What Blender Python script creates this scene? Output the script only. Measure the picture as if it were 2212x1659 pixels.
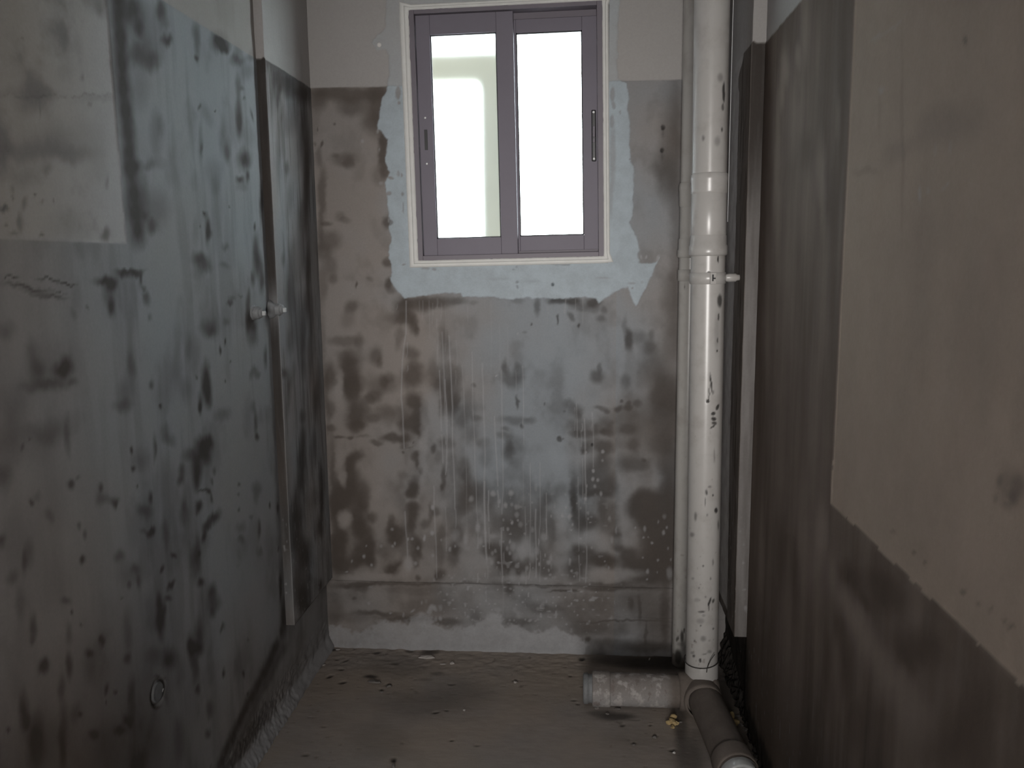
# Unfinished bathroom: cement-coated walls, small sliding window, PVC soil stack.
# Units are metres: x to the right, y into the room, z up; the camera stands at x=0, y=0.
import bpy, math, random
import numpy as np
from mathutils import Matrix, Vector

for _o in list(bpy.data.objects):
    bpy.data.objects.remove(_o, do_unlink=True)
SC = bpy.context.scene
COL = SC.collection

# ------------------------------------------------------------------ camera
CAM_ROT = ((0.996568,-0.001293,0.082764), (0.082068,0.145685,-0.985921), (-0.010783,0.989330,0.145291))  # columns: right, up, back
_cam = bpy.data.cameras.new('camera')
_cam.sensor_fit = 'HORIZONTAL'
_cam.sensor_width = 36.0
_cam.lens = 36.0 * 1790.0 / 2212.0
_cam.clip_start = 0.02
CAM = bpy.data.objects.new('camera', _cam)
_m = Matrix.Identity(4)
for _i in range(3):
    for _j in range(3):
        _m[_i][_j] = CAM_ROT[_i][_j]
_m.translation = Vector((0.0, 0.0, 1.4))
CAM.matrix_world = _m
COL.objects.link(CAM)
SC.camera = CAM

# ------------------------------------------------------------------ sky, light, exposure
SKY = 17.5
wd = bpy.data.worlds.new('overcast_sky')
SC.world = wd
wd.use_nodes = True
_bg = wd.node_tree.nodes['Background']
_bg.inputs['Color'].default_value = (0.90, 0.96, 1.0, 1)
_bg.inputs['Strength'].default_value = SKY


def area(name, loc, rot, sx, sy, power, color, portal=False):
    d = bpy.data.lights.new(name, 'AREA')
    d.shape = 'RECTANGLE'
    d.size = sx
    d.size_y = sy
    d.energy = power
    d.color = color
    o = bpy.data.objects.new(name, d)
    o.location = loc
    o.rotation_euler = rot
    COL.objects.link(o)
    if portal:
        d.cycles.is_portal = True
    return o


# sky portal in the window opening (helps sampling, emits nothing itself)
area('window_sky_portal', (-.243, 3.0, 1.817), (math.radians(-90), 0, 0), .70, .88, 1, (1, 1, 1), True)
# added lamp, unseen behind the camera: fill light as if through an assumed doorway
REAR_FILL = 12.0
_h = area('assumed_rear_fill', (-.1, -1.6, 1.22), (math.radians(90), 0, 0), .8, 1.2, REAR_FILL, (1.0, .965, .93))
_h.data.spread = math.radians(54)      # beam narrowed to keep the near walls darker

SC.view_settings.view_transform = 'Standard'
SC.view_settings.look = 'None'
SC.view_settings.gamma = 1.0
SC.view_settings.use_curve_mapping = False
SC.view_settings.exposure = 0.0

# ------------------------------------------------------------------ surface survey (metres on each surface)
# stain rows: u, v, a, b, c, strength, softness  (an ellipse a*du^2+2b*du*dv+c*dv^2 = 1)
BACK_DAMP_SHADE = [(-0.7792,1.962,50.81,44.98,1766,0.75,0.6),
(-0.6782,1.927,599,-17.74,126.2,0.8,0.6),
(-0.7651,1.922,511.5,8.314,1123,0.65,0.6),
(-0.8749,1.947,1224,-31.59,928.2,0.6,0.6),
(-0.7039,1.868,829.2,-12.97,713.7,0.5,0.6),
(-0.8308,1.865,4.392e4,-721.1,4.915e4,0.7,0.6),
(-0.872,1.801,5.941e4,-1.51e4,8420,0.8,0.6),
(-0.8888,1.853,9.797e4,-3873,2.764e4,0.7,0.6),
(-0.8976,1.802,4.327e4,-1744,1.215e4,0.5,0.6),
(-0.7959,1.749,681.5,17.39,2205,0.6,0.6),
(-0.7851,1.738,2724,-49.21,3000,0.5,0.6),
(-0.8272,1.765,6118,-8.617,1.203e4,0.5,0.6),
(-0.6584,1.814,2786,-69.16,1107,0.85,0.6),
(-0.6681,1.762,4920,-157.9,490.8,0.85,0.6),
(-0.6556,1.711,3971,-106.5,1339,0.75,0.6),
(-0.6784,1.694,2017,-49.29,1078,0.4,0.6),
(-0.8794,1.636,4738,-211.2,148.4,0.65,0.6),
(-0.8835,1.759,7926,-339,1093,0.5,0.6),
(-0.8198,1.558,2664,-48.78,4151,0.4,0.6),
(-0.8042,1.546,2667,60.56,1.151e4,0.4,0.6),
(-0.8692,1.538,3808,69.86,1.648e4,0.6,0.6),
(-0.6548,1.543,2711,-47,2902,0.75,0.6),
(-0.8557,1.477,657.8,-15.61,1019,0.6,0.6),
(-0.8817,1.441,1162,-37.36,1247,0.6,0.6),
(-0.6609,1.406,3180,-51.4,5013,0.75,0.6),
(-0.6552,1.336,5974,-171,2786,0.85,0.6),
(-0.6495,1.312,4712,-102.1,6230,0.5,0.6),
(-0.8593,1.394,1916,-76.61,643.7,0.5,0.6),
(-0.8565,1.346,3739,-125.8,3970,0.5,0.6),
(-0.8928,1.338,3720,-165.5,254.3,0.45,0.6),
(-0.8882,1.512,7728,-346.1,271.5,0.5,0.6),
(-0.9056,1.129,4493,-203.1,55.9,0.4,0.6),
(-0.8963,0.9653,5602,-249.1,240,0.6,0.6),
(-0.7689,1.332,6.035e4,-2260,8197,0.8,0.6),
(-0.726,1.348,5933,-70.5,1.599e4,0.4,0.6),
(-0.7964,1.255,1904,-58.49,2714,0.6,0.6),
(-0.8061,1.218,1894,-73.04,622.7,0.35,0.6),
(-0.6127,1.244,951.7,-25.03,630.9,0.85,0.6),
(-0.6008,1.209,784.9,-14.35,1739,0.8,0.6),
(-0.577,1.193,2641,-71.34,808.9,0.8,0.6),
(-0.6382,1.209,781.5,-10.75,2712,0.4,0.6),
(-0.6272,1.145,5880,-180,622.6,0.5,0.6),
(-0.5661,1.173,1.056e4,-285.9,1994,0.7,0.6),
(-0.5848,1.088,1918,-52.17,1700,0.7,0.6),
(-0.5745,1.047,1913,-52.37,2635,0.6,0.6),
(-0.5822,1.007,647.8,-18.84,653.3,0.85,0.6),
(-0.8212,1.129,300,-1.418,3801,0.55,0.6),
(-0.7718,1.129,3695,-136.9,1699,0.5,0.6),
(-0.7125,1.088,1891,-65.03,950.7,0.7,0.6),
(-0.6969,1.064,5786,-196.4,2631,0.6,0.6),
(-0.8053,1.031,753.3,-30.03,305.7,0.8,0.6),
(-0.8163,1.048,1126,-45.35,417.4,0.7,0.6),
(-0.799,0.982,581,-24.16,924.7,0.8,0.6),
(-0.8794,1.007,2505,-109.6,476.3,0.75,0.6),
(-0.6865,0.9821,408.7,-15.02,930.2,0.6,0.6),
(-0.6692,1.007,1642,-55.63,2600,0.5,0.6),
(-0.7984,1.08,407.4,-13.99,1473,0.4,0.6),
(-0.5557,1.259,426.5,1.672,2022,0.75,0.6),
(-0.4991,1.267,219.3,13.55,2766,0.8,0.6),
(-0.4188,1.271,1525,12.6,6258,0.55,0.6),
(-0.371,1.263,3923,4.997,1.114e4,0.3,0.6),
(-0.5993,1.26,1179,-8.857,3954,0.6,0.6),
(-0.4776,1.152,2661,-59.73,624.7,0.4,0.6),
(-0.4705,1.112,2652,-59.62,430.9,0.4,0.6),
(-0.4731,0.9987,419.5,-9.953,419.9,0.6,0.6),
(-0.4321,1.015,1688,-35.48,950.4,0.4,0.6),
(-0.513,1.031,3770,-94.01,423.8,0.4,0.6),
(-0.149,1.25,6283,-33.73,1013,0.6,0.6),
(-0.2151,1.27,2040,58.5,1.126e4,0.35,0.6),
(-0.0781,1.269,839.5,32.89,5043,0.85,0.6),
(-0.0264,1.265,1261,28.12,4094,0.9,0.6),
(0.0392,1.26,1608,28.26,3393,0.85,0.6),
(0.03927,1.24,2852,26.97,2839,0.5,0.6),
(0.0002028,1.245,1023,41.51,6380,0.5,0.6),
(-0.07513,1.203,6.458e4,-134.8,6297,0.8,0.6),
(-0.03425,1.214,1.229e4,5752,8039,0.6,0.6),
(-0.007558,1.179,4.509e4,111.1,1.61e4,0.85,0.6),
(-0.1715,1.186,9.959e4,-549.5,4.437e4,0.7,0.6),
(0.0675,1.205,3393,48.95,6354,0.5,0.6),
(-0.1972,1.159,1.1e4,68.97,4.406e4,0.3,0.6),
(0.07827,1.233,6442,72.61,6395,0.5,0.6),
(-0.08276,1.284,1.017e5,457.6,1.024e5,0.2,0.6),
(0.1616,1.134,6438,64.33,833.1,0.85,0.6),
(0.1519,1.17,1.148e4,106.7,518.5,0.4,0.6),
(0.2375,1.154,6510,102.9,4066,0.45,0.6),
(0.2349,1.113,2116,33.35,2056,0.6,0.6),
(0.1957,1.145,662.7,17.1,2810,0.35,0.6),
(0.3133,1.495,3027,53.69,4.978,0.5,0.9),
(0.3018,1.282,879.1,16.13,167.8,0.5,0.6),
(0.3044,1.126,1047,18.44,253.8,0.5,0.6),
(0.2961,1.793,664.4,12.08,32.61,0.5,0.6),
(0.2803,1.661,913,18.88,224.1,0.55,0.6),
(0.2644,1.72,1110,27.37,509.8,0.4,0.6),
(-0.2592,1.031,6065,-72.4,2674,0.55,0.6),
(-0.2387,0.9989,673.3,-8.63,1496,0.6,0.6),
(-0.2112,1.023,2709,-26,1506,0.55,0.6),
(-0.2173,1.047,1.085e4,-104.7,3872,0.3,0.6),
(-0.2622,1.047,1.555e4,-187.6,1972,0.3,0.6),
(0.05581,1.012,1786,6.406,1992,0.7,0.6),
(0.06829,1.039,1.614e4,77.92,2729,0.55,0.6),
(0.1535,0.996,4058,35.82,1209,0.55,0.6),
(0.2128,1.015,1820,21.94,438.4,0.4,0.6),
(0.2593,1.039,526.4,7.731,248.5,0.55,0.6),
(0.284,0.9515,455.7,6.817,156.5,0.6,0.6),
(0.1657,1.031,4079,39.79,110,0.25,0.6),
(-0.8,0.9573,1118,-44.95,410.3,0.9,0.6),
(-0.7902,0.8662,742.6,-30.17,296.1,0.9,0.6),
(-0.8163,0.9655,2513,-102.7,764.3,0.8,0.6),
(-0.7882,0.8329,895.9,-48.5,2494,0.8,0.6),
(-0.7557,0.8996,3620,-137.7,916,0.5,0.6),
(-0.6862,0.9903,3681,-127,2591,0.7,0.6),
(-0.721,0.941,1622,-61.53,1638,0.7,0.6),
(-0.738,0.9294,3638,-142.3,3674,0.6,0.6),
(-0.7322,0.8582,1844,-83.7,3621,0.6,0.6),
(-0.6899,0.8833,404.6,-21.37,1861,0.45,0.6),
(-0.6738,0.8667,752.5,-29.94,1123,0.4,0.6),
(-0.5847,0.9199,1141,-36.03,1141,0.9,0.6),
(-0.5662,0.8755,1277,-36.62,358.9,0.9,0.6),
(-0.5919,0.8423,542.5,-19.58,751.7,0.9,0.6),
(-0.5678,0.8175,3668,-115.9,2519,0.9,0.6),
(-0.6238,0.8802,2547,-83.43,1431,0.5,0.6),
(-0.6218,0.8371,3653,-141.4,5669,0.5,0.6),
(-0.8859,0.8958,3566,-158.7,753.7,0.6,0.6),
(-0.884,0.824,2927,-169.5,7279,0.7,0.6),
(-0.8551,0.794,3544,-296.6,2.219e4,0.75,0.6),
(-0.8181,0.7942,5560,-371,2.224e4,0.75,0.6),
(-0.768,0.7912,1592,-327.7,3.96e4,0.4,0.6),
(-0.8943,0.8574,9858,-436.2,417.5,0.4,0.6),
(-0.6712,0.7952,904.7,-66.91,5604,0.85,0.6),
(-0.6265,0.7922,1420,-73.15,4437,0.9,0.6),
(-0.7185,0.7748,2126,-146.1,9898,0.7,0.6),
(-0.6239,0.7671,5668,-245.5,9938,0.6,0.6),
(-0.6279,0.7437,4.019e4,-1543,3.957e4,0.7,0.6),
(-0.5887,0.7791,9.115e4,-2878,3.998e4,0.6,0.6),
(-0.6042,0.7606,2.288e4,-5.206e4,1.437e5,0.4,0.6),
(-0.7958,0.7238,1384,-74.86,2441,0.85,0.6),
(-0.822,0.6982,2085,-91.73,875.6,0.9,0.6),
(-0.819,0.6473,1214,-51.38,283.9,0.9,0.6),
(-0.7974,0.593,607.3,-27.6,335.1,0.9,0.6),
(-0.8609,0.575,866.9,-43.21,545.3,0.85,0.6),
(-0.8708,0.5405,863.2,-48.1,845,0.85,0.6),
(-0.7769,0.5538,2067,-87.06,705.4,0.9,0.6),
(-0.8852,0.6806,1.397e4,-605.3,197.2,0.5,0.6),
(-0.878,0.6125,5427,-236.2,389.9,0.6,0.6),
(-0.5836,0.7256,5670,-180.9,2473,0.7,0.6),
(-0.5761,0.6971,1.449e4,-434.9,3547,0.7,0.6),
(-0.5935,0.6125,2122,-68.91,719.5,0.9,0.6),
(-0.6091,0.5902,5581,-206.3,3460,0.8,0.6),
(-0.5922,0.5393,1583,-92.77,3426,0.8,0.6),
(-0.5669,0.6669,1.446e4,-450.3,5505,0.5,0.6),
(-0.5701,0.7341,3638,-146.9,5570,0.5,0.6),
(-0.6339,0.6577,3585,-167.5,5468,0.3,0.6),
(-0.4979,0.9824,5872,-145.1,2614,0.55,0.6),
(-0.4646,0.9416,3105,-70.37,366.4,0.7,0.6),
(-0.4473,0.9138,3103,-68.39,551.5,0.7,0.6),
(-0.4831,0.917,5844,-137.4,415.8,0.5,0.6),
(-0.4305,0.9335,5889,-124,936.8,0.6,0.6),
(-0.4497,0.9498,654,-15.08,416.4,0.35,0.6),
(-0.5166,0.7563,1.019e4,-280.5,3596,0.75,0.6),
(-0.4749,0.7766,1442,-50.92,2509,0.55,0.6),
(-0.4958,0.7264,3666,-108.4,2483,0.4,0.6),
(-0.368,0.9744,1.525e4,-290.2,1.513e4,0.5,0.6),
(-0.3619,0.86,2619,-72.81,5777,0.5,0.6),
(-0.4107,0.868,1915,-41.71,923.8,0.35,0.6),
(-0.3853,0.9173,2627,-49.43,415.8,0.35,0.6),
(-0.481,0.6509,1.458e4,-339.5,571.2,0.75,0.6),
(-0.4884,0.6171,2.269e4,-590.9,5477,0.75,0.6),
(-0.4142,0.6852,2559,-53.93,396.5,0.6,0.6),
(-0.3984,0.6518,3679,-76.82,732.5,0.6,0.6),
(-0.3829,0.5981,542.4,-14.54,389.6,0.5,0.6),
(-0.3389,0.7693,1912,-49.16,2525,0.35,0.6),
(-0.3315,0.7195,1904,-37.4,900.5,0.3,0.6),
(-0.2202,0.9227,3.149e4,-317.5,1680,0.75,0.6),
(-0.2322,0.8524,425.1,-23.43,3718,0.5,0.6),
(-0.2081,0.8312,2.392e4,-306.4,1.483e4,0.7,0.6),
(-0.1757,0.8527,2674,-50.14,5829,0.4,0.6),
(-0.2649,0.8226,5937,-209.4,2.306e4,0.5,0.6),
(-0.1223,0.9133,9.743e4,-560.6,2.368e4,0.5,0.6),
(-0.2492,0.7782,3789,-48.34,756.6,0.55,0.6),
(-0.2496,0.7418,2234,-32.81,908.5,0.6,0.6),
(-0.2217,0.7701,1688,-27.44,1430,0.45,0.6),
(-0.2733,0.8028,1933,-90.86,1.02e4,0.4,0.6),
(-0.07458,0.7943,1.549e4,-108.9,1.03e4,0.95,0.4),
(-0.06173,0.7944,9.694e4,-811.8,9.277e4,0.7,0.6),
(-0.03917,0.9184,2330,-13.9,3810,0.5,0.6),
(-0.01527,0.8942,1750,-7.931,2247,0.6,0.6),
(-0.004102,0.8812,4862,-11.11,3789,0.6,0.6),
(-0.00725,0.8372,680.4,-5.85,1159,0.55,0.6),
(0.01994,0.8113,627.5,-27.85,4618,0.6,0.6),
(-0.01523,0.8127,1993,-35.72,5835,0.5,0.6),
(-0.05196,0.8892,4.355e4,-230.2,4.205e4,0.4,0.6),
(0.07213,0.8994,1769,-48.97,1.528e4,0.6,0.6),
(0.08803,0.8897,8130,-15.3,1.526e4,0.65,0.6),
(0.1275,0.8996,4006,1.508,7821,0.8,0.6),
(0.1622,0.8997,4022,15.6,6000,0.8,0.6),
(0.1431,0.9222,2.514e4,139.9,2.409e4,0.7,0.6),
(0.1668,0.9158,1.12e4,29.62,2.409e4,0.6,0.6),
(0.1952,0.9095,6315,49.64,6024,0.6,0.6),
(0.08038,0.8377,2343,7.244,943.6,0.6,0.6),
(0.08847,0.8133,1544,-28.07,5871,0.8,0.6),
(0.1042,0.8346,8100,38.13,2623,0.6,0.6),
(0.05338,0.8294,1.095e4,28.29,2613,0.6,0.6),
(0.1598,0.8268,997.9,-6.195,2627,0.7,0.6),
(0.1357,0.8705,249.9,-4.854,1489,0.35,0.6),
(0.01685,0.7637,2308,-14.99,2573,0.7,0.6),
(0.01208,0.7472,7944,-106.3,1.476e4,0.8,0.6),
(0.0808,0.7593,982,-6.175,1451,0.8,0.6),
(0.07628,0.7066,1736,3.734,543.6,0.75,0.6),
(0.03639,0.6532,671.2,-0.9957,279.9,0.8,0.6),
(0.09277,0.624,970,-0.6032,535.1,0.8,0.6),
(0.01234,0.6063,1958,-13.59,1402,0.8,0.6),
(0.05752,0.5969,570.9,-68.35,5610,0.8,0.6),
(0.1053,0.6739,2712,13.53,406.3,0.4,0.6),
(-0.02321,0.6309,3831,-2.248,224.9,0.5,0.6),
(0.1841,0.7732,1769,-0.8092,2602,0.6,0.6),
(0.1879,0.7077,542.8,-11.94,1887,0.6,0.6),
(0.2132,0.7243,2.484e4,90.54,2.323e4,0.7,0.6),
(0.145,0.7073,2008,8.497,922.4,0.4,0.6),
(0.2852,0.8712,230.6,3.135,106.9,0.85,0.6),
(0.3052,0.7088,511.5,7.523,103.6,0.8,0.6),
(0.2583,0.5595,145.4,-3.461,400.4,0.95,0.6),
(0.2105,0.5455,433.6,-0.5474,398.3,0.9,0.6),
(0.2918,0.9515,456.2,6.805,244.5,0.6,0.6),
(0.2789,0.7739,447.3,-0.1921,942.1,0.5,0.6),
(0.1909,0.8708,698.6,6.943,153,0.4,0.6),
(0.1997,0.7896,249.7,1.186,235.2,0.35,0.6),
(-0.02645,0.564,5944,-10.33,733.5,0.75,0.6),
(-0.1174,0.5745,3769,-35.63,1383,0.6,0.6),
(-0.07181,0.6053,1939,-21.71,1395,0.3,0.6),
(-0.8495,0.5614,475.7,-23.26,277.7,0.9,0.6),
(-0.8013,0.4933,1353,-57.93,374.9,0.9,0.6),
(-0.868,0.5268,1347,-59.59,212.7,0.8,0.6),
(-0.7748,0.5659,2891,-116,595.8,0.9,0.6),
(-0.7536,0.4992,2420,-123,2342,0.8,0.6),
(-0.7942,0.4553,1349,-65.13,835,0.9,0.6),
(-0.8674,0.4194,1181,-54.9,323.9,0.9,0.6),
(-0.8747,0.3668,848.7,-39.48,205.3,0.9,0.6),
(-0.8631,0.3144,699.1,-45.28,808.8,0.9,0.6),
(-0.8853,0.4399,5334,-228.6,61.38,0.6,0.6),
(-0.7736,0.4158,1064,-45.13,324.7,0.9,0.6),
(-0.758,0.3778,2390,-99.27,682.6,0.9,0.6),
(-0.7931,0.3509,947.5,-46.03,523.8,0.9,0.6),
(-0.7597,0.3288,2379,-111.6,1276,0.9,0.6),
(-0.8111,0.3277,1331,-84.67,1659,0.8,0.6),
(-0.5972,0.5988,2118,-73.77,1071,0.85,0.6),
(-0.5994,0.5221,1812,-67.14,1054,0.9,0.6),
(-0.6042,0.4705,3532,-115.2,847,0.9,0.6),
(-0.6759,0.4434,1554,-64.17,838,0.9,0.6),
(-0.6508,0.4352,875.9,-49.36,1307,0.9,0.6),
(-0.6796,0.4865,7160,-269.4,2350,0.7,0.6),
(-0.6619,0.4056,1363,-84.1,2309,0.85,0.6),
(-0.707,0.3735,865.6,-60.63,1682,0.4,0.6),
(-0.5925,0.4103,3517,-122,1307,0.7,0.6),
(-0.5761,0.3933,5496,-173.6,1305,0.8,0.6),
(-0.5887,0.3635,2433,-111.6,2300,0.7,0.6),
(-0.5981,0.3285,3488,-144.4,2284,0.7,0.6),
(-0.6821,0.3041,2040,-100.4,1663,0.9,0.6),
(-0.651,0.3187,2050,-109.4,2273,0.8,0.6),
(-0.5485,0.48,2471,-117.7,3395,0.6,0.6),
(-0.5307,0.5231,9943,-262.9,862.6,0.6,0.6),
(-0.509,0.5234,3589,-136.3,3431,0.6,0.6),
(-0.4941,0.4465,3568,-97.2,847.1,0.6,0.6),
(-0.5043,0.3686,3537,-93.15,494.3,0.6,0.6),
(-0.4591,0.3608,1813,-52.1,689,0.6,0.6),
(-0.5285,0.4114,885.7,-36.93,838.4,0.35,0.6),
(-0.5045,0.2903,2439,-98.69,1941,0.8,0.6),
(-0.5182,0.2813,1.401e4,-449.7,5116,0.8,0.6),
(-0.586,0.2781,1.39e4,-578.3,9053,0.7,0.6),
(-0.3915,0.576,540.7,-16.63,516.1,0.6,0.6),
(-0.4172,0.5332,1418,-46.95,1349,0.5,0.6),
(-0.3176,0.5516,1436,-26.3,387.5,0.5,0.6),
(-0.2905,0.484,916,-25.64,861.1,0.6,0.6),
(-0.32,0.3893,904.9,-40.89,1500,0.8,0.6),
(-0.2755,0.3643,1120,-23.42,498.1,0.75,0.6),
(-0.2958,0.3346,2507,-100.5,3343,0.7,0.6),
(-0.4502,0.3869,2476,-95.02,2327,0.7,0.6),
(-0.4356,0.4475,1833,-54.85,1048,0.5,0.6),
(-0.2439,0.5187,923.8,-12.12,139.2,0.6,0.6),
(-0.1998,0.4855,764.8,-10.05,216.4,0.6,0.6),
(-0.2364,0.4508,759.2,-16.45,507.7,0.6,0.6),
(-0.1508,0.4522,1449,-14.68,336.8,0.6,0.6),
(-0.1048,0.47,1906,-13.05,338.8,0.6,0.6),
(-0.2591,0.3388,906.3,-19,427.7,0.85,0.6),
(-0.2179,0.3137,908.6,-35.67,1306,0.8,0.6),
(-0.1713,0.3371,1430,-36.7,1315,0.7,0.6),
(-0.1348,0.367,1440,-21.28,701.2,0.6,0.6),
(-0.1186,0.3157,919.1,-39.76,1716,0.7,0.6),
(-0.08001,0.5717,2628,-31.24,1809,0.3,0.6),
(-0.1372,0.5372,3747,-33.46,877.5,0.5,0.6),
(-0.02321,0.5724,5951,-2.123,201.6,0.8,0.6),
(-0.006947,0.502,1480,-6.632,519.3,0.7,0.6),
(0.02879,0.4891,785.4,-19.46,1370,0.8,0.6),
(0.07399,0.5234,3833,13.82,345.9,0.7,0.6),
(0.1097,0.4903,1498,6.901,199.9,0.6,0.6),
(0.1231,0.4314,2260,4.021,720.4,0.8,0.6),
(0.1314,0.3977,3810,-34.43,3465,0.6,0.6),
(0.2055,0.5588,976.2,3.916,531.6,0.9,0.6),
(0.2378,0.5392,382,1.788,224.1,0.9,0.6),
(0.2741,0.4593,243.5,2.08,92.01,0.95,0.6),
(0.2352,0.4923,804.1,4.954,346.9,0.8,0.6),
(0.3058,0.5768,989.2,15.01,101,0.9,0.6),
(0.3011,0.3754,430.6,5.089,96.82,0.9,0.6),
(-0.01338,0.383,1664,-27.68,1523,0.85,0.6),
(-0.01334,0.3179,768.4,-11.72,587.4,0.85,0.6),
(0.02912,0.3668,775.8,-7.7,506.5,0.85,0.6),
(0.09441,0.3458,656.1,-43.55,2376,0.95,0.6),
(0.07478,0.3625,780.1,-35.63,2029,0.9,0.6),
(0.164,0.3728,788.4,-13.1,1066,0.9,0.6),
(0.1919,0.3392,564.7,-24.81,1527,0.9,0.6),
(0.2563,0.3542,218.1,0.2931,138.4,0.95,0.6),
(0.2297,0.2887,239.7,-71,3408,0.8,0.6),
(0.108,0.2655,108.8,-208.2,9362,0.7,0.6),
(-0.8474,0.4891,2038,-101.1,1161,-0.9,0.6),
(-0.858,0.7232,4343,-185.5,396.4,-0.6,0.6),
(-0.846,0.647,5464,-234.3,871.6,-0.7,0.6),
(-0.8479,0.9654,7358,-308.9,242.5,-0.7,0.6),
(-0.06712,0.518,1675,-6.768,219.4,-0.7,0.6),
(-0.06081,0.4061,1152,-29.68,1526,-0.6,0.6),
(0.07447,0.4255,152.5,-35.45,2055,-0.4,0.6),
(0.124,0.3036,140.7,-58.54,2809,-0.6,0.6),
(-0.7617,0.2743,97.68,-144.9,6577,-0.8,0.6),
(-0.6204,0.3193,2057,-83.41,1135,-0.8,0.6),
(-0.633,0.2963,1767,-87.76,1664,-0.7,0.6),
(-0.3711,0.3192,309.3,-16.14,531.2,-0.6,0.6),
(-0.2216,0.2789,104.9,-201.2,9222,-0.5,0.6),
(-0.07635,0.73,1187,-5.814,316.6,-0.4,0.6),
(-0.5526,0.7677,5714,-152.4,48.37,-0.5,0.6),
(-0.7235,0.6313,306.2,-12.29,138.9,-0.3,0.6),
(-0.7009,0.5549,391.5,-16.77,263.9,-0.3,0.6),
(-0.8145,0.2413,138.3,-151.3,6518,0.8,0.6),  # thin dark rows under the ledge, its shadow line painted in
(-0.66,0.2483,76.56,-289.9,1.29e4,0.7,0.6),
(-0.4227,0.2536,53.75,-456.6,2.043e4,0.5,0.6),
(-0.1222,0.2534,55.58,-467.5,2.076e4,0.6,0.6),
(0.1244,0.2486,51.16,-212.7,9340,0.8,0.6),
(-0.7978,0.2275,1045,-153.2,4983,0.6,0.6),
(-0.5927,0.2217,97.65,-77.09,3219,0.4,0.6),
(-0.9051,0.1395,828.2,-44.37,347.9,0.5,0.6),
(-0.8367,0.1144,209.5,-64.48,2162,0.35,0.6),
(-0.7325,0.1296,143.1,-326.8,1.256e4,0.7,0.6),
(-0.6299,0.1144,98.97,-170.8,6422,0.8,0.6),
(-0.4935,0.1055,269.9,-137.2,4944,0.7,0.6),
(-0.5261,0.1668,96.62,-22.12,799.1,0.35,0.6),
(-0.4068,0.2049,1797,-72.84,1654,0.5,0.6),
(-0.827,0.1843,1.344e4,-1370,3.51e4,0.6,0.6),
(-0.05947,0.2305,461.1,1666,5.292e4,0.85,0.6),
(-0.02318,0.2348,1.028e4,-1922,8.316e4,0.7,0.6),
(-0.2553,0.2347,4432,-88.62,1677,0.7,0.6),
(-0.2232,0.1127,311.5,-136.2,5022,0.55,0.6),
(-0.1227,0.1627,405.2,-130.1,5098,0.4,0.6),
(-0.1559,0.1759,627.5,-45.22,1666,0.35,0.6),
(-0.006625,0.1447,228.9,-9.155,363.5,0.35,0.6),
(0.1248,0.2002,149.5,-7.869,370,0.4,0.6),
(0.2392,0.1857,151.1,-3.211,208.9,0.6,0.6),
(0.2732,0.08229,234.6,-2.289,205,0.6,0.6),
(0.1772,0.1876,1.042e4,61.38,1701,0.7,0.6),
(0.2068,0.1675,2.347e4,257.1,372.3,0.7,0.6),
(0.1582,0.1228,103.7,-2178,8.215e4,0.7,0.6),
(0.2324,0.07242,4.145e4,506.6,489.7,0.7,0.6),
(0.1424,0.04354,105,-92.35,3233,0.5,0.6),
(0.3014,0.1526,3789,58.15,93.49,0.8,0.6),
(0.0761,0.09436,103.3,-44.79,1660,0.4,0.6),
(0.2412,0.02884,106.1,-93.74,3240,0.8,0.6),
(0.02664,0.05431,5694,-239.8,8943,0.9,0.6),
(-0.3731,0.2057,221.1,-16.09,519.5,-0.5,0.6),
(-0.3063,0.1722,274.1,-20.31,668.8,-0.6,0.6),
(-0.6958,0.198,95.88,-55.62,2213,-0.3,0.6),
(-0.1225,0.2029,228.9,-79.93,3288,-0.4,0.6)]
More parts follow.
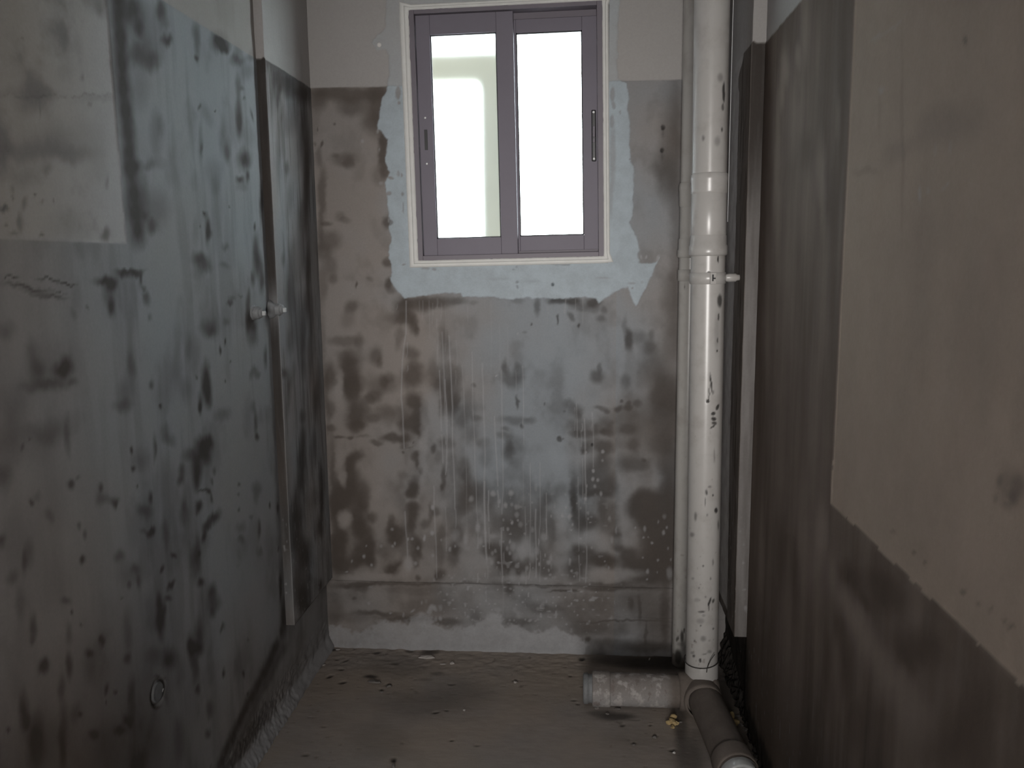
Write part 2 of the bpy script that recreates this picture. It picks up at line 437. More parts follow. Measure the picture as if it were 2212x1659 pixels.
BACK_MORTAR_CUT = [(0.1015,1.936,1.782e4,170.1,1858,0.8,0.3),
(0.1062,1.903,2.775e4,343.9,5830,0.8,0.3),
(0.1274,1.88,1.11e5,1637,2.942e4,0.9,0.3),
(0.1006,1.853,2.759e4,242.4,2384,0.7,0.3),
(0.1044,1.738,1.212e4,85.11,93.59,0.6,0.5),
(0.09919,1.604,2.686e4,180.4,277.9,0.5,0.5),
(0.1604,1.731,4.88e4,2827,1.142e5,0.9,0.3),
(-0.6065,1.962,1.139e4,-293,2343,0.8,0.3),
(-0.6044,1.93,4.541e4,-677.2,2.842e4,0.8,0.3),
(-0.639,1.685,1.088e4,9873,4.461e4,0.9,0.3),
(-0.6147,1.7,4.428e4,-1151,1.205e4,0.6,0.3),
(-0.6022,1.695,9.974e4,-2716,1.739e4,0.8,0.3),
(-0.6486,1.635,1.096e4,101.1,2.662e4,0.9,0.3),
(-0.6026,1.631,4.404e4,-881.2,2.67e4,0.8,0.3),
(-0.6008,1.585,1.753e5,-5265,3095,0.8,0.3),
(-0.6469,1.539,1.085e4,-184.7,1.161e4,0.8,0.3),
(-0.653,1.837,2.517e4,297.9,4.935e4,-0.9,0.6),
(-0.6033,1.396,2.419e4,338.8,1.016e5,0.8,0.3),
(-0.5728,1.394,4.314e4,-757.8,4.525e4,0.95,0.3),
(-0.5283,1.382,4819,534.7,6.513e4,0.7,0.3),
(-0.4995,1.379,1.564e4,69.05,4.528e4,0.8,0.3),
(-0.06997,1.391,1039,911.4,8.661e4,0.8,0.3),
(-0.04972,1.39,5100,483.2,4.662e4,0.85,0.3),
(-0.2161,1.334,1.987e4,383.6,6.57e4,0.95,0.3),
(-0.2147,1.317,5.991e4,1.237e4,3e4,0.95,0.3),
(-0.2172,1.384,1.011e5,55.16,1.037e5,0.8,0.3),
(-0.2283,1.376,1.009e5,783.1,1.84e5,0.8,0.3),
(-0.1756,1.28,8303,1.373e4,9.971e4,0.7,0.3),
(0.07458,1.345,1637,976.4,1.047e5,0.4,0.5),
(0.1705,1.326,6581,651,6.713e4,0.6,0.4),
(0.2044,1.329,2.642e4,725.6,4.674e4,0.4,0.4),
(0.1722,1.31,1.051e5,1938,1.046e5,0.8,0.3),
(-0.2823,1.344,595,406.9,4.553e4,0.25,0.6),
(-0.1641,1.335,2069,391.7,4.577e4,0.3,0.6),
(-0.3374,1.365,691.1,16.4,2849,0.15,0.6),
(0.09581,1.414,1.053e5,963.1,2.659e4,0.8,0.3),
(0.1956,1.418,1.705e4,256.6,5290,0.9,0.3),
(0.2051,1.396,5261,573.8,4.741e4,0.8,0.3)]
BACK_FLECK = [(-0.6654,2.115,2.044e4,13.85,2.325e4,1,0.2),
(-0.733,1.808,4.416e4,-1054,2.751e4,0.7,0.6),
(-0.6797,1.84,4.08e4,-1.057e4,2.215e4,0.8,0.6),
(-0.6754,1.78,9.974e4,-2860,2.75e4,0.6,0.6),
(-0.6745,1.669,1.579e4,-51.87,2.677e4,0.6,0.6),
(-0.653,1.547,9.766e4,-3048,1.172e4,0.8,0.6),
(0.2554,1.411,4.038e4,-1.414e4,1.529e4,0.9,0.6),
(0.2003,1.413,1.066e5,1554,2.677e4,0.9,0.6),
(0.2171,1.413,1.068e5,1650,2.68e4,0.9,0.6),
(-0.2916,1.012,1.674e5,-1.219e5,1.271e5,1,0.6),
(-0.2162,1.158,9.879e4,-602.5,9.9e4,0.6,0.6),
(-0.3867,0.571,1.462e4,-391.7,9685,0.7,0.6),
(-0.3088,0.5923,1.026e4,-268.7,9765,0.8,0.6),
(-0.2878,0.5638,2.309e4,-490.8,1.4e4,0.7,0.6),
(-0.2447,0.5948,1.231e4,-258.2,9804,0.8,0.6),
(-0.2419,0.5526,4.121e4,-747.2,2.188e4,0.5,0.6),
(-0.2649,0.5489,2.311e4,-411.2,9706,0.8,0.6),
(0.04284,0.6483,4.297e4,-105.1,2.265e4,0.9,0.6),
(0.07607,0.7478,4.357e4,32.1,2.316e4,0.9,0.6),
(0.07623,0.7165,9.772e4,125.1,4.091e4,0.6,0.6),
(0.06054,0.6452,4.304e4,-68.96,2.266e4,0.8,0.6),
(0.04937,0.6235,4.29e4,-106.8,2.255e4,0.7,0.6),
(0.0704,0.5971,4.288e4,23.63,1.437e4,0.8,0.6),
(0.01689,0.744,6.229e4,-118.3,3.012e4,0.95,0.6),
(0.04435,0.6782,4.311e4,-82.82,2.279e4,1,0.6),
(0.01725,0.5763,4.254e4,-98.27,1.427e4,1,0.6),
(0.02198,0.6231,9.621e4,-39.51,2.251e4,0.8,0.6),
(-0.6192,0.4185,5.615e4,-2018,2.092e4,1,0.6),
(-0.6671,0.402,8.712e4,-3142,2.084e4,0.9,0.6),
(-0.6759,0.3914,8.696e4,-3471,3.689e4,0.7,0.6),
(-0.7828,0.3511,3.805e4,-1736,1.619e4,1,0.6),
(-0.755,0.3184,5.032e4,4434,3.966e4,1,0.6),
(-0.8503,0.2918,3.76e4,-4161,1.258e5,1,0.6),
(-0.8281,0.3327,8.503e4,-4085,3.622e4,0.8,0.6),
(-0.7728,0.3914,8.604e4,-4680,8.249e4,0.7,0.6),
(-0.7184,0.3907,3.847e4,-1988,3.676e4,0.5,0.6),
(-0.6755,0.4555,3.889e4,-1866,3.73e4,0.7,0.6),
(-0.6202,0.3263,4294,-159.7,1677,0.5,0.6),
(-0.5931,0.3286,3.877e4,-1499,2.057e4,0.7,0.6),
(-0.604,0.4205,3.907e4,-1768,3.718e4,0.8,0.6),
(-0.5584,0.4247,3.928e4,-1157,6874,1,0.6),
(-0.5294,0.4424,2.221e4,-782.6,1.35e4,0.9,0.6),
(-0.5253,0.5368,2.242e4,-753.2,1.376e4,0.9,0.6),
(-0.583,0.3862,3.903e4,-1460,2.081e4,0.7,0.6),
(-0.5298,0.3594,3.916e4,-1375,2.076e4,0.5,0.6),
(-0.4981,0.4189,8.892e4,-2739,3.74e4,0.7,0.6),
(-0.467,0.3849,3.953e4,-1112,1.34e4,0.8,0.6),
(-0.4094,0.4221,1.437e4,-304,1730,0.5,0.6),
(-0.4483,0.3956,8.922e4,-2549,3.732e4,0.7,0.6),
(-0.4441,0.4387,5602,-156.4,2353,0.4,0.6),
(-0.3653,0.4658,1.451e4,-291,2828,0.9,0.6),
(-0.3561,0.4179,1.445e4,-330.4,5296,0.5,0.6),
(-0.3174,0.3376,2.251e4,-591.5,1.337e4,0.6,0.6),
(-0.2941,0.3381,5.777e4,-1509,3.718e4,0.9,0.6),
(-0.311,0.4358,5688,-314,1.363e4,0.5,0.6),
(-0.3448,0.3975,4.014e4,-2172,8.44e4,0.8,0.6),
(-0.3136,0.3722,4.016e4,-971.6,2.104e4,0.6,0.6),
(-0.3035,0.381,4.024e4,-948.6,2.108e4,0.7,0.6),
(-0.4033,0.3878,9959,-434.3,1.344e4,0.3,0.6),
(-0.4526,0.43,9942,-301.7,5282,0.3,0.6),
(-0.2272,0.5444,2.32e4,-370.1,9717,0.6,0.6),
(-0.2258,0.5156,1.481e4,-291.6,9661,0.6,0.6),
(-0.2426,0.4865,5.895e4,-976.5,2.16e4,1,0.6),
(-0.2577,0.4624,5.871e4,-1030,2.148e4,0.8,0.6),
(-0.248,0.4438,4.078e4,-3026,1.522e5,0.9,0.6),
(-0.25,0.4164,9.14e4,-1396,2.13e4,0.9,0.6),
(-0.2403,0.3959,1.461e4,-217.8,3395,0.5,0.6),
(-0.2602,0.3904,4.047e4,-721.1,1.355e4,0.6,0.6),
(-0.2521,0.3734,4.045e4,-854.2,2.111e4,0.7,0.6),
(-0.234,0.36,1.012e4,-185,4163,0.5,0.6),
(-0.2492,0.3407,2.274e4,-3219,1.491e5,1,0.6),
(-0.2261,0.3273,1.454e4,-416.3,1.34e4,0.7,0.6),
(-0.2413,0.2959,7382,-127.6,2312,0.6,0.6),
(-0.2049,0.288,1.008e4,-160.7,3330,0.6,0.6),
(-0.213,0.4801,1.478e4,-290.6,9600,0.5,0.6),
(-0.1704,0.4621,2.316e4,-324.7,9588,0.5,0.6),
(-0.1913,0.3177,2.278e4,-463,1.34e4,0.7,0.6),
(-0.1466,0.3358,5.872e4,-775.7,2.107e4,0.9,0.6),
(-0.1136,0.3417,2.304e4,-370.5,1.352e4,0.8,0.6),
(-0.1137,0.3124,9.188e4,-1178,3.735e4,0.8,0.6),
(-0.1053,0.359,4.105e4,-265.9,5304,0.5,0.6),
(-0.125,0.3672,1.64e5,-1218,2.123e4,0.9,0.6),
(-0.1296,0.4355,5802,-122.7,5377,0.6,0.6),
(-0.1545,0.3838,1.474e4,-193.8,5315,0.6,0.6),
(-0.1956,0.4002,4534,-53.8,851.5,0.5,0.6),
(-0.2123,0.3827,5718,-77.74,1325,0.4,0.6),
(-0.1712,0.3577,7485,-119.8,3381,0.5,0.6),
(-0.1088,0.2952,4.08e4,-961.5,3.723e4,0.8,0.6),
(-0.1254,0.281,2.29e4,-1925,8.346e4,0.8,0.6),
(-0.03139,0.3124,5.935e4,-800.8,3.751e4,0.9,0.6),
(-0.02318,0.2919,9.263e4,-793.4,3.738e4,0.8,0.6),
(-0.02808,0.4831,9.434e4,-630.7,3.881e4,0.8,0.6),
(-0.03134,0.4627,1.673e5,-1485,8.696e4,0.7,0.6),
(0.03365,0.4925,9.512e4,-2163,1.561e5,0.8,0.6),
(0.0255,0.5059,9.513e4,-356.7,3.91e4,0.6,0.6),
(0.1244,0.4653,9.58e4,621.3,5490,0.6,0.6),
(0.09991,0.507,4.264e4,115.7,9820,0.5,0.6),
(0.1101,0.4295,4.236e4,159.5,7109,0.5,0.6),
(0.0994,0.3271,9.423e4,141.8,2.132e4,0.7,0.6),
(0.08624,0.3508,1.677e5,-773.1,8.56e4,0.7,0.6),
(0.2242,0.472,4.31e4,373.6,9824,0.7,0.6),
(0.249,0.4201,6.192e4,145.9,3.893e4,0.9,0.6),
(0.2198,0.4399,9.663e4,-341.8,8.778e4,0.8,0.6),
(0.2885,0.4579,4.335e4,438,1.416e4,0.8,0.6),
(0.2908,0.5166,2.454e4,170.6,1.432e4,0.4,0.6),
(0.301,0.4766,9.787e4,946,3.95e4,0.8,0.6),
(0.2703,0.4979,9.774e4,1090,2.228e4,0.6,0.6),
(0.3118,0.311,1.071e4,127.4,2391,0.6,0.6),
(0.2358,0.3162,4.249e4,260,1.372e4,0.8,0.6),
(0.2346,0.2871,9.533e4,-635.2,8.522e4,0.8,0.6),
(0.2708,0.3578,9.638e4,650.8,3.85e4,0.7,0.6),
(0.3158,0.3604,9.69e4,873.7,3.862e4,0.7,0.6),
(0.1904,0.4748,1.718e5,407.9,8.826e4,0.7,0.6),
(0.2191,0.3653,9.591e4,-524.9,8.648e4,0.6,0.6),
(0.2682,0.3135,1.705e5,663.6,8.585e4,0.6,0.6),
(0.3055,0.4009,1.728e5,2110,3.893e4,0.6,0.6),
(0.2374,0.4419,1.721e5,729.1,8.792e4,0.6,0.6),
(-0.5434,0.1557,1.295e4,-3072,6027,0.95,0.6),
(-0.5297,0.156,1.968e4,3800,7869,0.95,0.6),
(-0.5506,0.1396,1.378e4,-677.7,1.271e4,0.9,0.6),
(-0.5093,0.1583,2.166e4,-734.8,8884,0.6,0.6),
(-0.5102,0.1175,2.818e4,-999.1,1.269e4,0.95,0.6),
(-0.5274,0.1135,2.152e4,-758.6,8800,0.8,0.6),
(-0.6119,0.1433,3.9e4,-3.503e4,5.92e4,0.95,0.6),
(-0.7741,0.1695,3.744e4,-1856,1.978e4,0.6,0.6),
(-0.6945,0.1323,3.768e4,-3246,7.872e4,0.9,0.6),
(-0.6467,0.1264,8.507e4,-2909,1.268e4,0.7,0.6),
(-0.5769,0.1743,8.611e4,-2816,2.001e4,0.6,0.6),
(-0.4568,0.1543,1.407e4,-5882,2.222e5,0.8,0.6),
(-0.4768,0.1697,8.704e4,-2804,3.567e4,0.6,0.6),
(-0.3915,0.1153,8.744e4,-3661,7.97e4,0.95,0.6),
(-0.1526,0.1637,2.255e4,-651.7,2.036e4,0.7,0.6),
(-0.1359,0.1782,2.261e4,-347,9084,0.6,0.6),
(-0.183,0.1173,2.929e4,-1.412e4,4.616e4,1,0.6),
(-0.08949,0.1426,2.268e4,-1413,5.209e4,0.8,0.6),
(-0.04971,0.1068,5.807e4,-1460,5.183e4,0.9,0.6),
(-0.1393,0.1571,1.464e4,-8318,3.256e5,0.8,0.6),
(-0.2567,0.1153,8.875e4,-3123,8.025e4,0.8,0.6),
(-0.2399,0.1158,8.892e4,-3054,8.033e4,0.8,0.6),
(-0.2503,0.2366,3.994e4,-1647,5.26e4,0.7,0.6),
(-0.1178,0.1331,1.605e5,-4478,1.442e5,0.8,0.6),
(-0.1629,0.116,5.742e4,-2521,8.066e4,0.8,0.6),
(-0.2361,0.1564,1.429e4,-374.6,8999,0.5,0.6),
(-0.2229,0.1391,9918,-225.9,5048,0.5,0.6),
(-0.2982,0.1548,5547,-399.9,1.291e4,0.5,0.6),
(-0.3204,0.1278,9803,-373.1,8910,0.5,0.6),
(-0.5193,0.09594,3.825e4,-1860,3.507e4,0.6,0.6),
(-0.4082,0.1255,3.883e4,-1649,3.546e4,0.6,0.6),
(-0.7667,0.2318,1.358e4,-1301,3.553e4,0.5,0.6),
(-0.9501,0.2985,1.487e5,-7514,3.593e4,0.6,0.6)]
LEFT_DAMP_SHADE = [(1.694,1.939,1875,-672.4,1791,0.92,0.6),
(1.692,1.9,1842,-627.8,1772,0.92,0.6),
(1.69,1.861,1811,-583.8,1753,0.92,0.6),
(1.689,1.815,1664,-218.8,894.5,0.92,0.6),
(1.69,1.761,1632,-187.6,877.2,0.92,0.6),
(1.691,1.714,1633,-309.8,1651,0.92,0.6),
(1.692,1.674,1604,-268.5,1626,0.92,0.6),
(1.694,1.634,1577,-228.1,1602,0.92,0.6),
(1.695,1.594,1546,-171.6,1576,0.92,0.6),
(1.697,1.553,1522,-133,1551,0.92,0.6),
(1.699,1.512,1499,-95.39,1527,0.92,0.6),
(1.702,1.47,1472,-24.86,1392,0.92,0.6),
(1.749,1.93,702.6,-328.4,843.8,0.8,0.6),
(1.768,1.896,3162,-1365,3640,0.75,0.6),
(1.87,1.966,2598,-1099,2690,0.75,0.6),
(1.881,1.942,3949,-1774,4677,0.4,0.6),
(1.886,1.909,2716,-2126,7119,0.85,0.6),
(1.784,1.853,284.4,-327.9,1251,0.5,0.6),
(1.822,1.843,1436,-798.6,2706,0.6,0.6),
(1.763,1.839,752.2,-753.1,2872,0.5,0.6),
(1.812,1.909,343.4,-225.7,698.3,0.3,0.6),
(1.754,1.773,749.9,-244.9,722.5,0.25,0.6),
(2.046,1.941,4621,-829.6,766.1,0.55,0.6),
(2.035,1.9,9173,-5300,1.789e4,0.8,0.6),
(2.032,1.962,4924,-1401,2836,0.4,0.6),
(2.176,1.972,569.4,-545.5,1937,0.97,0.6),
(2.2,1.963,1468,-1973,7541,0.9,0.6),
(2.265,1.949,1616,-1322,4925,0.6,0.6),
(2.312,1.957,1607,-1731,6796,0.5,0.6),
(2.38,1.983,1963,-2541,1.005e4,0.4,0.6),
(2.341,1.933,494.8,-608.3,2571,0.35,0.6),
(2.289,1.97,1751,-648.8,1768,0.4,0.6),
(2.28,1.884,3010,-845.7,2172,0.55,0.6),
(2.274,1.782,2898,-549.6,913.7,0.97,0.6),
(2.272,1.828,2948,-555.6,815.2,0.65,0.6),
(2.304,1.88,7342,-6185,2.687e4,0.5,0.6),
(2.319,1.853,1.224e4,-9136,4.117e4,0.5,0.6),
(2.367,1.822,1.769e4,7308,6840,0.65,0.6),
(2.035,1.783,1.11e4,-7384,3.377e4,0.65,0.6),
(2.071,1.77,1008,425,2531,0.25,0.6),
(2.123,1.794,4.005e4,-3.868e4,1.939e5,0.8,0.6),
(1.809,1.687,1738,-324.9,546.7,0.35,0.6),
(1.832,1.708,3781,-934,2614,0.3,0.6),
(2.028,1.697,9963,-1508,723.2,0.3,0.6),
(2.184,1.694,3331,-699.6,1844,0.65,0.6),
(2.29,1.693,611.7,-321.9,2004,0.75,0.6),
(2.305,1.684,1531,-502,2515,0.6,0.6),
(2.03,1.68,1.762e4,-3261,6051,0.55,0.6),
(2.092,1.637,442.4,-200.2,1332,0.25,0.6),
(2.16,1.726,1973,-397.4,854.6,0.35,0.6),
(1.715,1.605,3744,-1075,5053,0.85,0.6),
(1.766,1.62,1503,-1409,1.065e4,0.4,0.6),
(1.8,1.626,715.9,-908.8,7123,0.25,0.6),
(1.785,1.524,370.1,-91.65,637.1,0.5,0.6),
(1.743,1.504,4260,-1152,1.057e4,0.6,0.6),
(1.766,1.485,2571,-581.6,5238,0.75,0.6),
(1.73,1.532,1956,-303.2,339.3,0.6,0.6),
(2.024,1.532,1.717e4,-5310,4.97e4,0.95,0.6),
(2.029,1.527,6131,-2090,2.194e4,0.4,0.6),
(2.036,1.49,5917,-905.1,1463,0.95,0.6),
(2.042,1.476,4054,-820.7,7725,0.5,0.6),
(2.172,1.551,2.993e4,-1.504e4,1.734e5,0.9,0.6),
(1.994,1.498,7.159e4,-1.41e4,9.097e4,0.7,0.6),
(2.095,1.603,1380,-364.1,1910,0.35,0.6),
(2.134,1.446,2492,-536.4,1.093e4,0.4,0.6),
(1.967,1.482,4686,-709.3,1012,0.2,0.6),
(2.104,1.534,2060,-313.8,335.8,0.2,0.6),
(1.982,1.412,627.7,-95.11,4071,0.8,0.6),
(2.004,1.395,781,-80.29,4598,0.65,0.6),
(2.121,1.398,1522,-114.2,1.934e4,0.35,0.6),
(1.977,1.382,820.8,-43.38,5516,0.3,0.6),
(2.342,1.508,9593,-1753,9409,0.8,0.6),
(2.342,1.436,1729,-253.8,482.8,0.75,0.6),
(2.354,1.401,1286,-182,867.6,0.65,0.6),
(2.256,1.636,2197,-1293,1.028e4,0.85,0.6),
(2.309,1.647,5957,-1473,6398,0.8,0.6),
(2.401,1.577,4976,-749.1,596.9,0.65,0.6),
(2.263,1.618,1064,-721.2,6504,0.3,0.6),
(2.308,1.362,5509,-747,2401,0.65,0.6),
(2.369,1.353,3182,-438.5,887.6,0.75,0.6),
(1.635,1.387,1483,-22.5,1.411e4,0.85,0.6),
(1.683,1.386,2075,-70.02,1.69e4,0.85,0.6),
(1.662,1.393,467.9,367.8,4.43e4,0.7,0.6),
(1.7,1.376,2.336e4,-3280,5872,0.75,0.6),
(1.708,1.356,1.119e4,-366,4.176e4,0.55,0.6),
(1.717,1.334,7399,2282,5395,0.65,0.6),
(1.726,1.291,1.649e4,-1350,1.592e4,0.4,0.6),
(1.646,1.282,8708,-1211,861.7,0.2,0.6),
(2.142,1.301,3259,448.8,1.853e4,0.75,0.6),
(2.158,1.312,1840,1548,4.111e4,0.4,0.6),
(2.213,1.315,6515,1979,6.976e4,0.4,0.6),
(2.009,1.246,582.9,97.76,2294,0.55,0.6),
(2.016,1.24,2289,270.9,7381,0.4,0.6),
(2.111,1.253,3393,112.7,8396,0.4,0.6),
(2.063,1.251,216.9,53.37,1131,0.15,0.6),
(2.103,1.197,2.505e4,-2259,1.418e4,0.9,0.6),
(2.256,1.256,3749,-515.4,449.9,0.85,0.6),
(2.282,1.228,1113,15.99,2283,0.9,0.6),  # dark marks round the water outlet, shade painted beneath it
(2.284,1.195,1099,-26.09,1455,0.6,0.6),
(2.268,1.314,5828,-763.2,1967,0.5,0.6),
(1.892,1.214,5039,-606.1,1317,0.4,0.6),
(1.838,1.23,3180,-413,559.5,0.22,0.6),
(1.924,1.183,1691,-187.6,527.3,0.25,0.6),
(2.067,1.179,1.908e4,-1822,8892,0.9,0.6),
(1.971,1.108,2365,-264.7,559.6,0.97,0.6),
(1.934,1.065,6446,-600,2018,0.65,0.6),
(1.93,1.054,6617,177.4,6369,0.85,0.6),
(1.98,1.083,3027,-262.6,1136,0.85,0.6),
(1.711,1.146,1.646e4,-585,1.228e4,0.65,0.6),
(1.74,1.098,1.925e4,1722,2.604e4,0.97,0.6),
(1.596,1.118,1257,1168,7573,0.55,0.6),
(1.608,1.142,1305,6.217,1228,0.35,0.6),
(1.634,1.197,3876,-494.5,609.7,0.35,0.6),
(1.828,1.162,1424,-107,773.8,0.3,0.6),
(1.924,1.132,2.717e4,474.7,3.159e4,0.6,0.6),
(1.866,1.11,1136,101.7,1708,0.28,0.6),
(1.784,1.157,3480,-468.9,322.4,0.2,0.6),
(2.124,1.14,3.016e4,8568,1.041e5,0.7,0.6),
(2.089,1.098,5.511e4,2840,7.446e4,0.7,0.6),
(2.281,1.102,2501,386.6,5666,0.5,0.6),
(2.302,1.083,3490,699.7,8654,0.45,0.6),
(2.369,1.13,6171,-761.1,1215,0.65,0.6),
(2.057,1.016,795.1,760,4626,0.4,0.6),
(2.255,1.09,5737,-25.83,5833,0.4,0.6),
(2.266,0.9544,5391,-549.9,1243,0.65,0.6),
(2.27,0.9115,4535,1196,8532,0.85,0.6),
(2.256,0.9994,3642,176.2,3954,0.4,0.6),
(2.22,0.9858,1467,-143.4,388.5,0.2,0.6),
(1.755,1.033,2368,129.6,2273,0.42,0.6),
(1.7,1.005,2.078e4,-2683,1817,0.65,0.6),
(1.773,1.01,1717,740.3,4460,0.4,0.6),
(1.611,1.024,2.06e4,2011,2.155e4,0.97,0.6),
(1.614,0.9849,1.64e4,3042,2.111e4,0.85,0.6),
(1.645,0.9972,1234,328,2066,0.35,0.6),
(1.942,0.9637,710.2,743.6,3719,0.85,0.6),
(1.974,0.9662,3170,637.7,4968,0.8,0.6),
(1.931,0.9426,577.5,355.5,1834,0.85,0.6),
(1.895,0.9143,1435,81.38,1137,0.85,0.6),
(1.886,0.8877,2715,35.59,1603,0.75,0.6),
(1.866,0.9499,1204,1149,5420,0.5,0.6),
(1.82,0.9198,4087,76.25,2570,0.65,0.6),
(1.808,0.9007,4587,1614,8193,0.6,0.6),
(1.747,0.9032,712.6,-3.389,359.3,0.25,0.6),
(1.989,0.8847,9105,904.5,8592,0.5,0.6),
(1.969,0.8596,9601,1623,1.095e4,0.55,0.6),
(1.916,0.8527,1.904e4,3.95e4,9.363e4,0.75,0.6),
(1.944,0.8352,1.222e4,1.415e4,2.528e4,0.85,0.6),
(1.962,0.8156,1.271e4,2409,1.421e4,0.65,0.6),
(2.131,0.8057,1.43e4,8434,3.712e4,0.8,0.6),
(2.124,0.779,1.847e4,8340,3.716e4,0.6,0.6),
(2.121,0.7418,1.491e4,9451,3.68e4,0.9,0.6),
(2.249,0.7637,1281,722.7,3159,0.65,0.6),
(2.236,0.7441,3728,574,3774,0.5,0.6),
(1.62,0.9356,5.613e4,2.407e4,1.116e5,0.8,0.6),
(1.676,0.9053,1.325e4,-270.7,5762,0.85,0.6),
(1.644,0.8839,1624,1118,4265,0.55,0.6),
(1.54,0.9302,1.877e4,1430,1.378e4,0.6,0.6),
(1.893,0.8159,3838,1343,6097,0.85,0.6),
(1.892,0.8279,7480,2448,1.158e4,0.6,0.6),
(1.819,0.8158,1703,283.8,1649,0.5,0.6),
(1.816,0.8448,7938,110.3,4196,0.4,0.6),
(1.971,0.7643,1077,-185,5712,0.85,0.6),
(2.342,0.6848,1.864e4,410.2,1.025e4,0.95,0.6),
(2.4,0.6629,1.061e4,-517,3416,0.75,0.6),
(2.426,0.6477,991.6,-52.85,301.9,0.2,0.6),
(1.395,1.375,4936,2.882e4,2.132e5,0.75,0.6),
(1.447,1.37,5194,2.621e4,1.989e5,0.85,0.6),
(1.337,1.364,1347,7857,6.312e4,0.75,0.6),
(1.378,1.35,1415,7705,5.939e4,0.55,0.6),
(1.424,1.354,1.007e4,4.339e4,4.385e5,0.75,0.6),
(1.3,1.382,9295,3.192e4,2.916e5,0.85,0.6),
(1.281,1.381,2.35e4,6231,4.518e5,0.8,0.6),
(1.407,1.345,1628,3877,9.319e4,0.4,0.6),
(1.566,1.373,982.1,134.4,1.233e4,0.9,0.6),
(1.583,1.362,2603,-170.2,7170,0.92,0.6),
(1.579,1.315,5806,-669.3,3091,0.85,0.6),
(1.576,1.342,3773,-444.4,2565,0.55,0.6),
(1.505,1.325,4.342e4,2.487e4,5.624e4,0.5,0.6),
(1.453,1.312,1.414e4,-1428,9927,0.35,0.6),
(1.472,1.346,4898,-648.1,1627,0.2,0.6),
(1.408,1.216,1448,370.5,4396,0.9,0.6),
(1.422,1.223,3749,-101.2,3564,0.65,0.6),
(1.342,1.227,2635,38.03,3262,0.6,0.6),
(1.362,1.196,499.7,1268,8831,0.65,0.6),
(1.435,1.189,6624,1537,1.684e4,0.5,0.6),
(1.328,1.257,3572,-292.8,2118,0.38,0.6),
(1.273,1.298,3281,98.84,6948,0.45,0.6),
(1.38,1.228,247.6,39.08,595.4,0.25,0.6),
(1.295,1.192,1883,-108,1059,0.25,0.6),
(1.631,1.202,8807,-1000,2406,0.42,0.6),
(1.641,1.181,1.235e4,-1228,4385,0.35,0.6),
(1.35,1.114,480.4,578.6,3036,0.45,0.6),
(1.407,1.093,2.11e4,-2806,1613,0.5,0.6),
(1.273,1.157,890.6,-1.651,681.9,0.2,0.6),
(1.3,1.104,331,176,982.7,0.2,0.6),
(1.278,1.101,5.92e4,-2689,2.634e4,0.7,0.6),
(1.298,1.11,8.736e4,2.657e4,1.761e5,0.6,0.6),
(1.406,1.011,9156,3196,1.635e4,0.97,0.6),
(1.428,1.018,2.281e4,1.05e4,5.156e4,0.5,0.6),
(1.492,0.9712,2.645e4,344.8,1.49e4,0.8,0.6),
(1.293,1.003,2.553e4,5843,3.133e4,0.85,0.6),
(1.31,1.011,9383,3085,1.5e4,0.35,0.6),
(1.537,0.9348,5379,2570,1.1e4,0.6,0.6),
(1.515,0.9422,2367,3900,1.387e4,0.4,0.6),
(1.486,0.9507,6774,410.4,4680,0.45,0.6),
(1.336,0.9697,1.008e4,578.7,6469,0.45,0.6),
(1.414,0.9203,2.562e4,5089,2.607e4,0.6,0.6),
(1.433,0.8988,2.477e4,3157,1.948e4,0.65,0.6),
(1.232,1.066,3478,177.3,2570,0.55,0.6),
(1.212,0.9675,1.831e4,-317.5,6874,0.7,0.6),
(1.665,0.8296,5638,4187,1.44e4,0.95,0.6),
(1.641,0.8406,4779,8406,2.623e4,0.45,0.6),
(1.723,0.8133,4729,-393,935.7,0.5,0.6),
(1.418,0.8535,1.715e4,2293,1.251e4,0.97,0.6),
(1.536,0.8193,3581,1548,5416,0.65,0.6),
(1.59,0.7719,5133,3188,9808,0.5,0.6),
(1.595,0.7396,1.255e4,256.2,5135,0.65,0.6),
(1.563,0.7722,1039,878.4,2518,0.3,0.6),
(1.695,0.7339,1.007e4,-2798,1.807e4,0.95,0.6),
(1.752,0.7433,8837,7432,2.281e4,0.85,0.6),
(1.259,0.903,2.074e4,-1757,3567,0.65,0.6),
(1.273,0.9181,7318,-329.1,2063,0.42,0.6),
(1.229,0.8944,7213,3522,1.106e4,0.45,0.6),
(1.332,0.9893,398.1,-13.34,150.9,0.15,0.6),
(1.247,0.9434,533.8,83.92,446,0.2,0.6),
(1.869,0.7183,4681,-330.6,1020,0.55,0.6),
(1.874,0.7046,2.656e4,3758,2.047e4,0.85,0.6),
(1.851,0.6814,1784,26,747.4,0.55,0.6),
(1.875,0.6247,4627,3020,8733,0.9,0.6),
(1.728,0.6808,3775,-2504,1.241e4,0.95,0.6),
(1.91,0.7397,6101,-2079,4957,0.85,0.6),
(1.928,0.761,1825,-399.5,6534,0.8,0.6),
(1.843,0.71,2939,286.1,1909,0.4,0.6),
(1.813,0.744,1004,33.23,501.2,0.2,0.6),
(2.246,0.6444,9269,-888.4,1480,0.95,0.6),
(2.124,0.6515,2898,2130,7084,0.95,0.6),
(2.129,0.6893,1516,1402,4759,0.55,0.6),
(2.195,0.6951,9025,9894,3.414e4,0.55,0.6),
(2.105,0.6079,6795,6.001,2680,0.45,0.6),
(2.239,0.5728,2709,2643,8009,0.5,0.6),
(2.092,0.5837,1.687e4,1.202e4,3.62e4,0.4,0.6),
(2.136,0.6234,1713,277.2,1434,0.35,0.6),
(2.388,0.5261,1.824e4,4180,1.837e4,0.6,0.6),
(2.319,0.5798,1187,23.6,557.3,0.2,0.6),
(2.387,0.4039,5482,-506.9,760.7,0.97,0.6),
(2.401,0.3065,1461,-83.86,294.9,0.95,0.6),
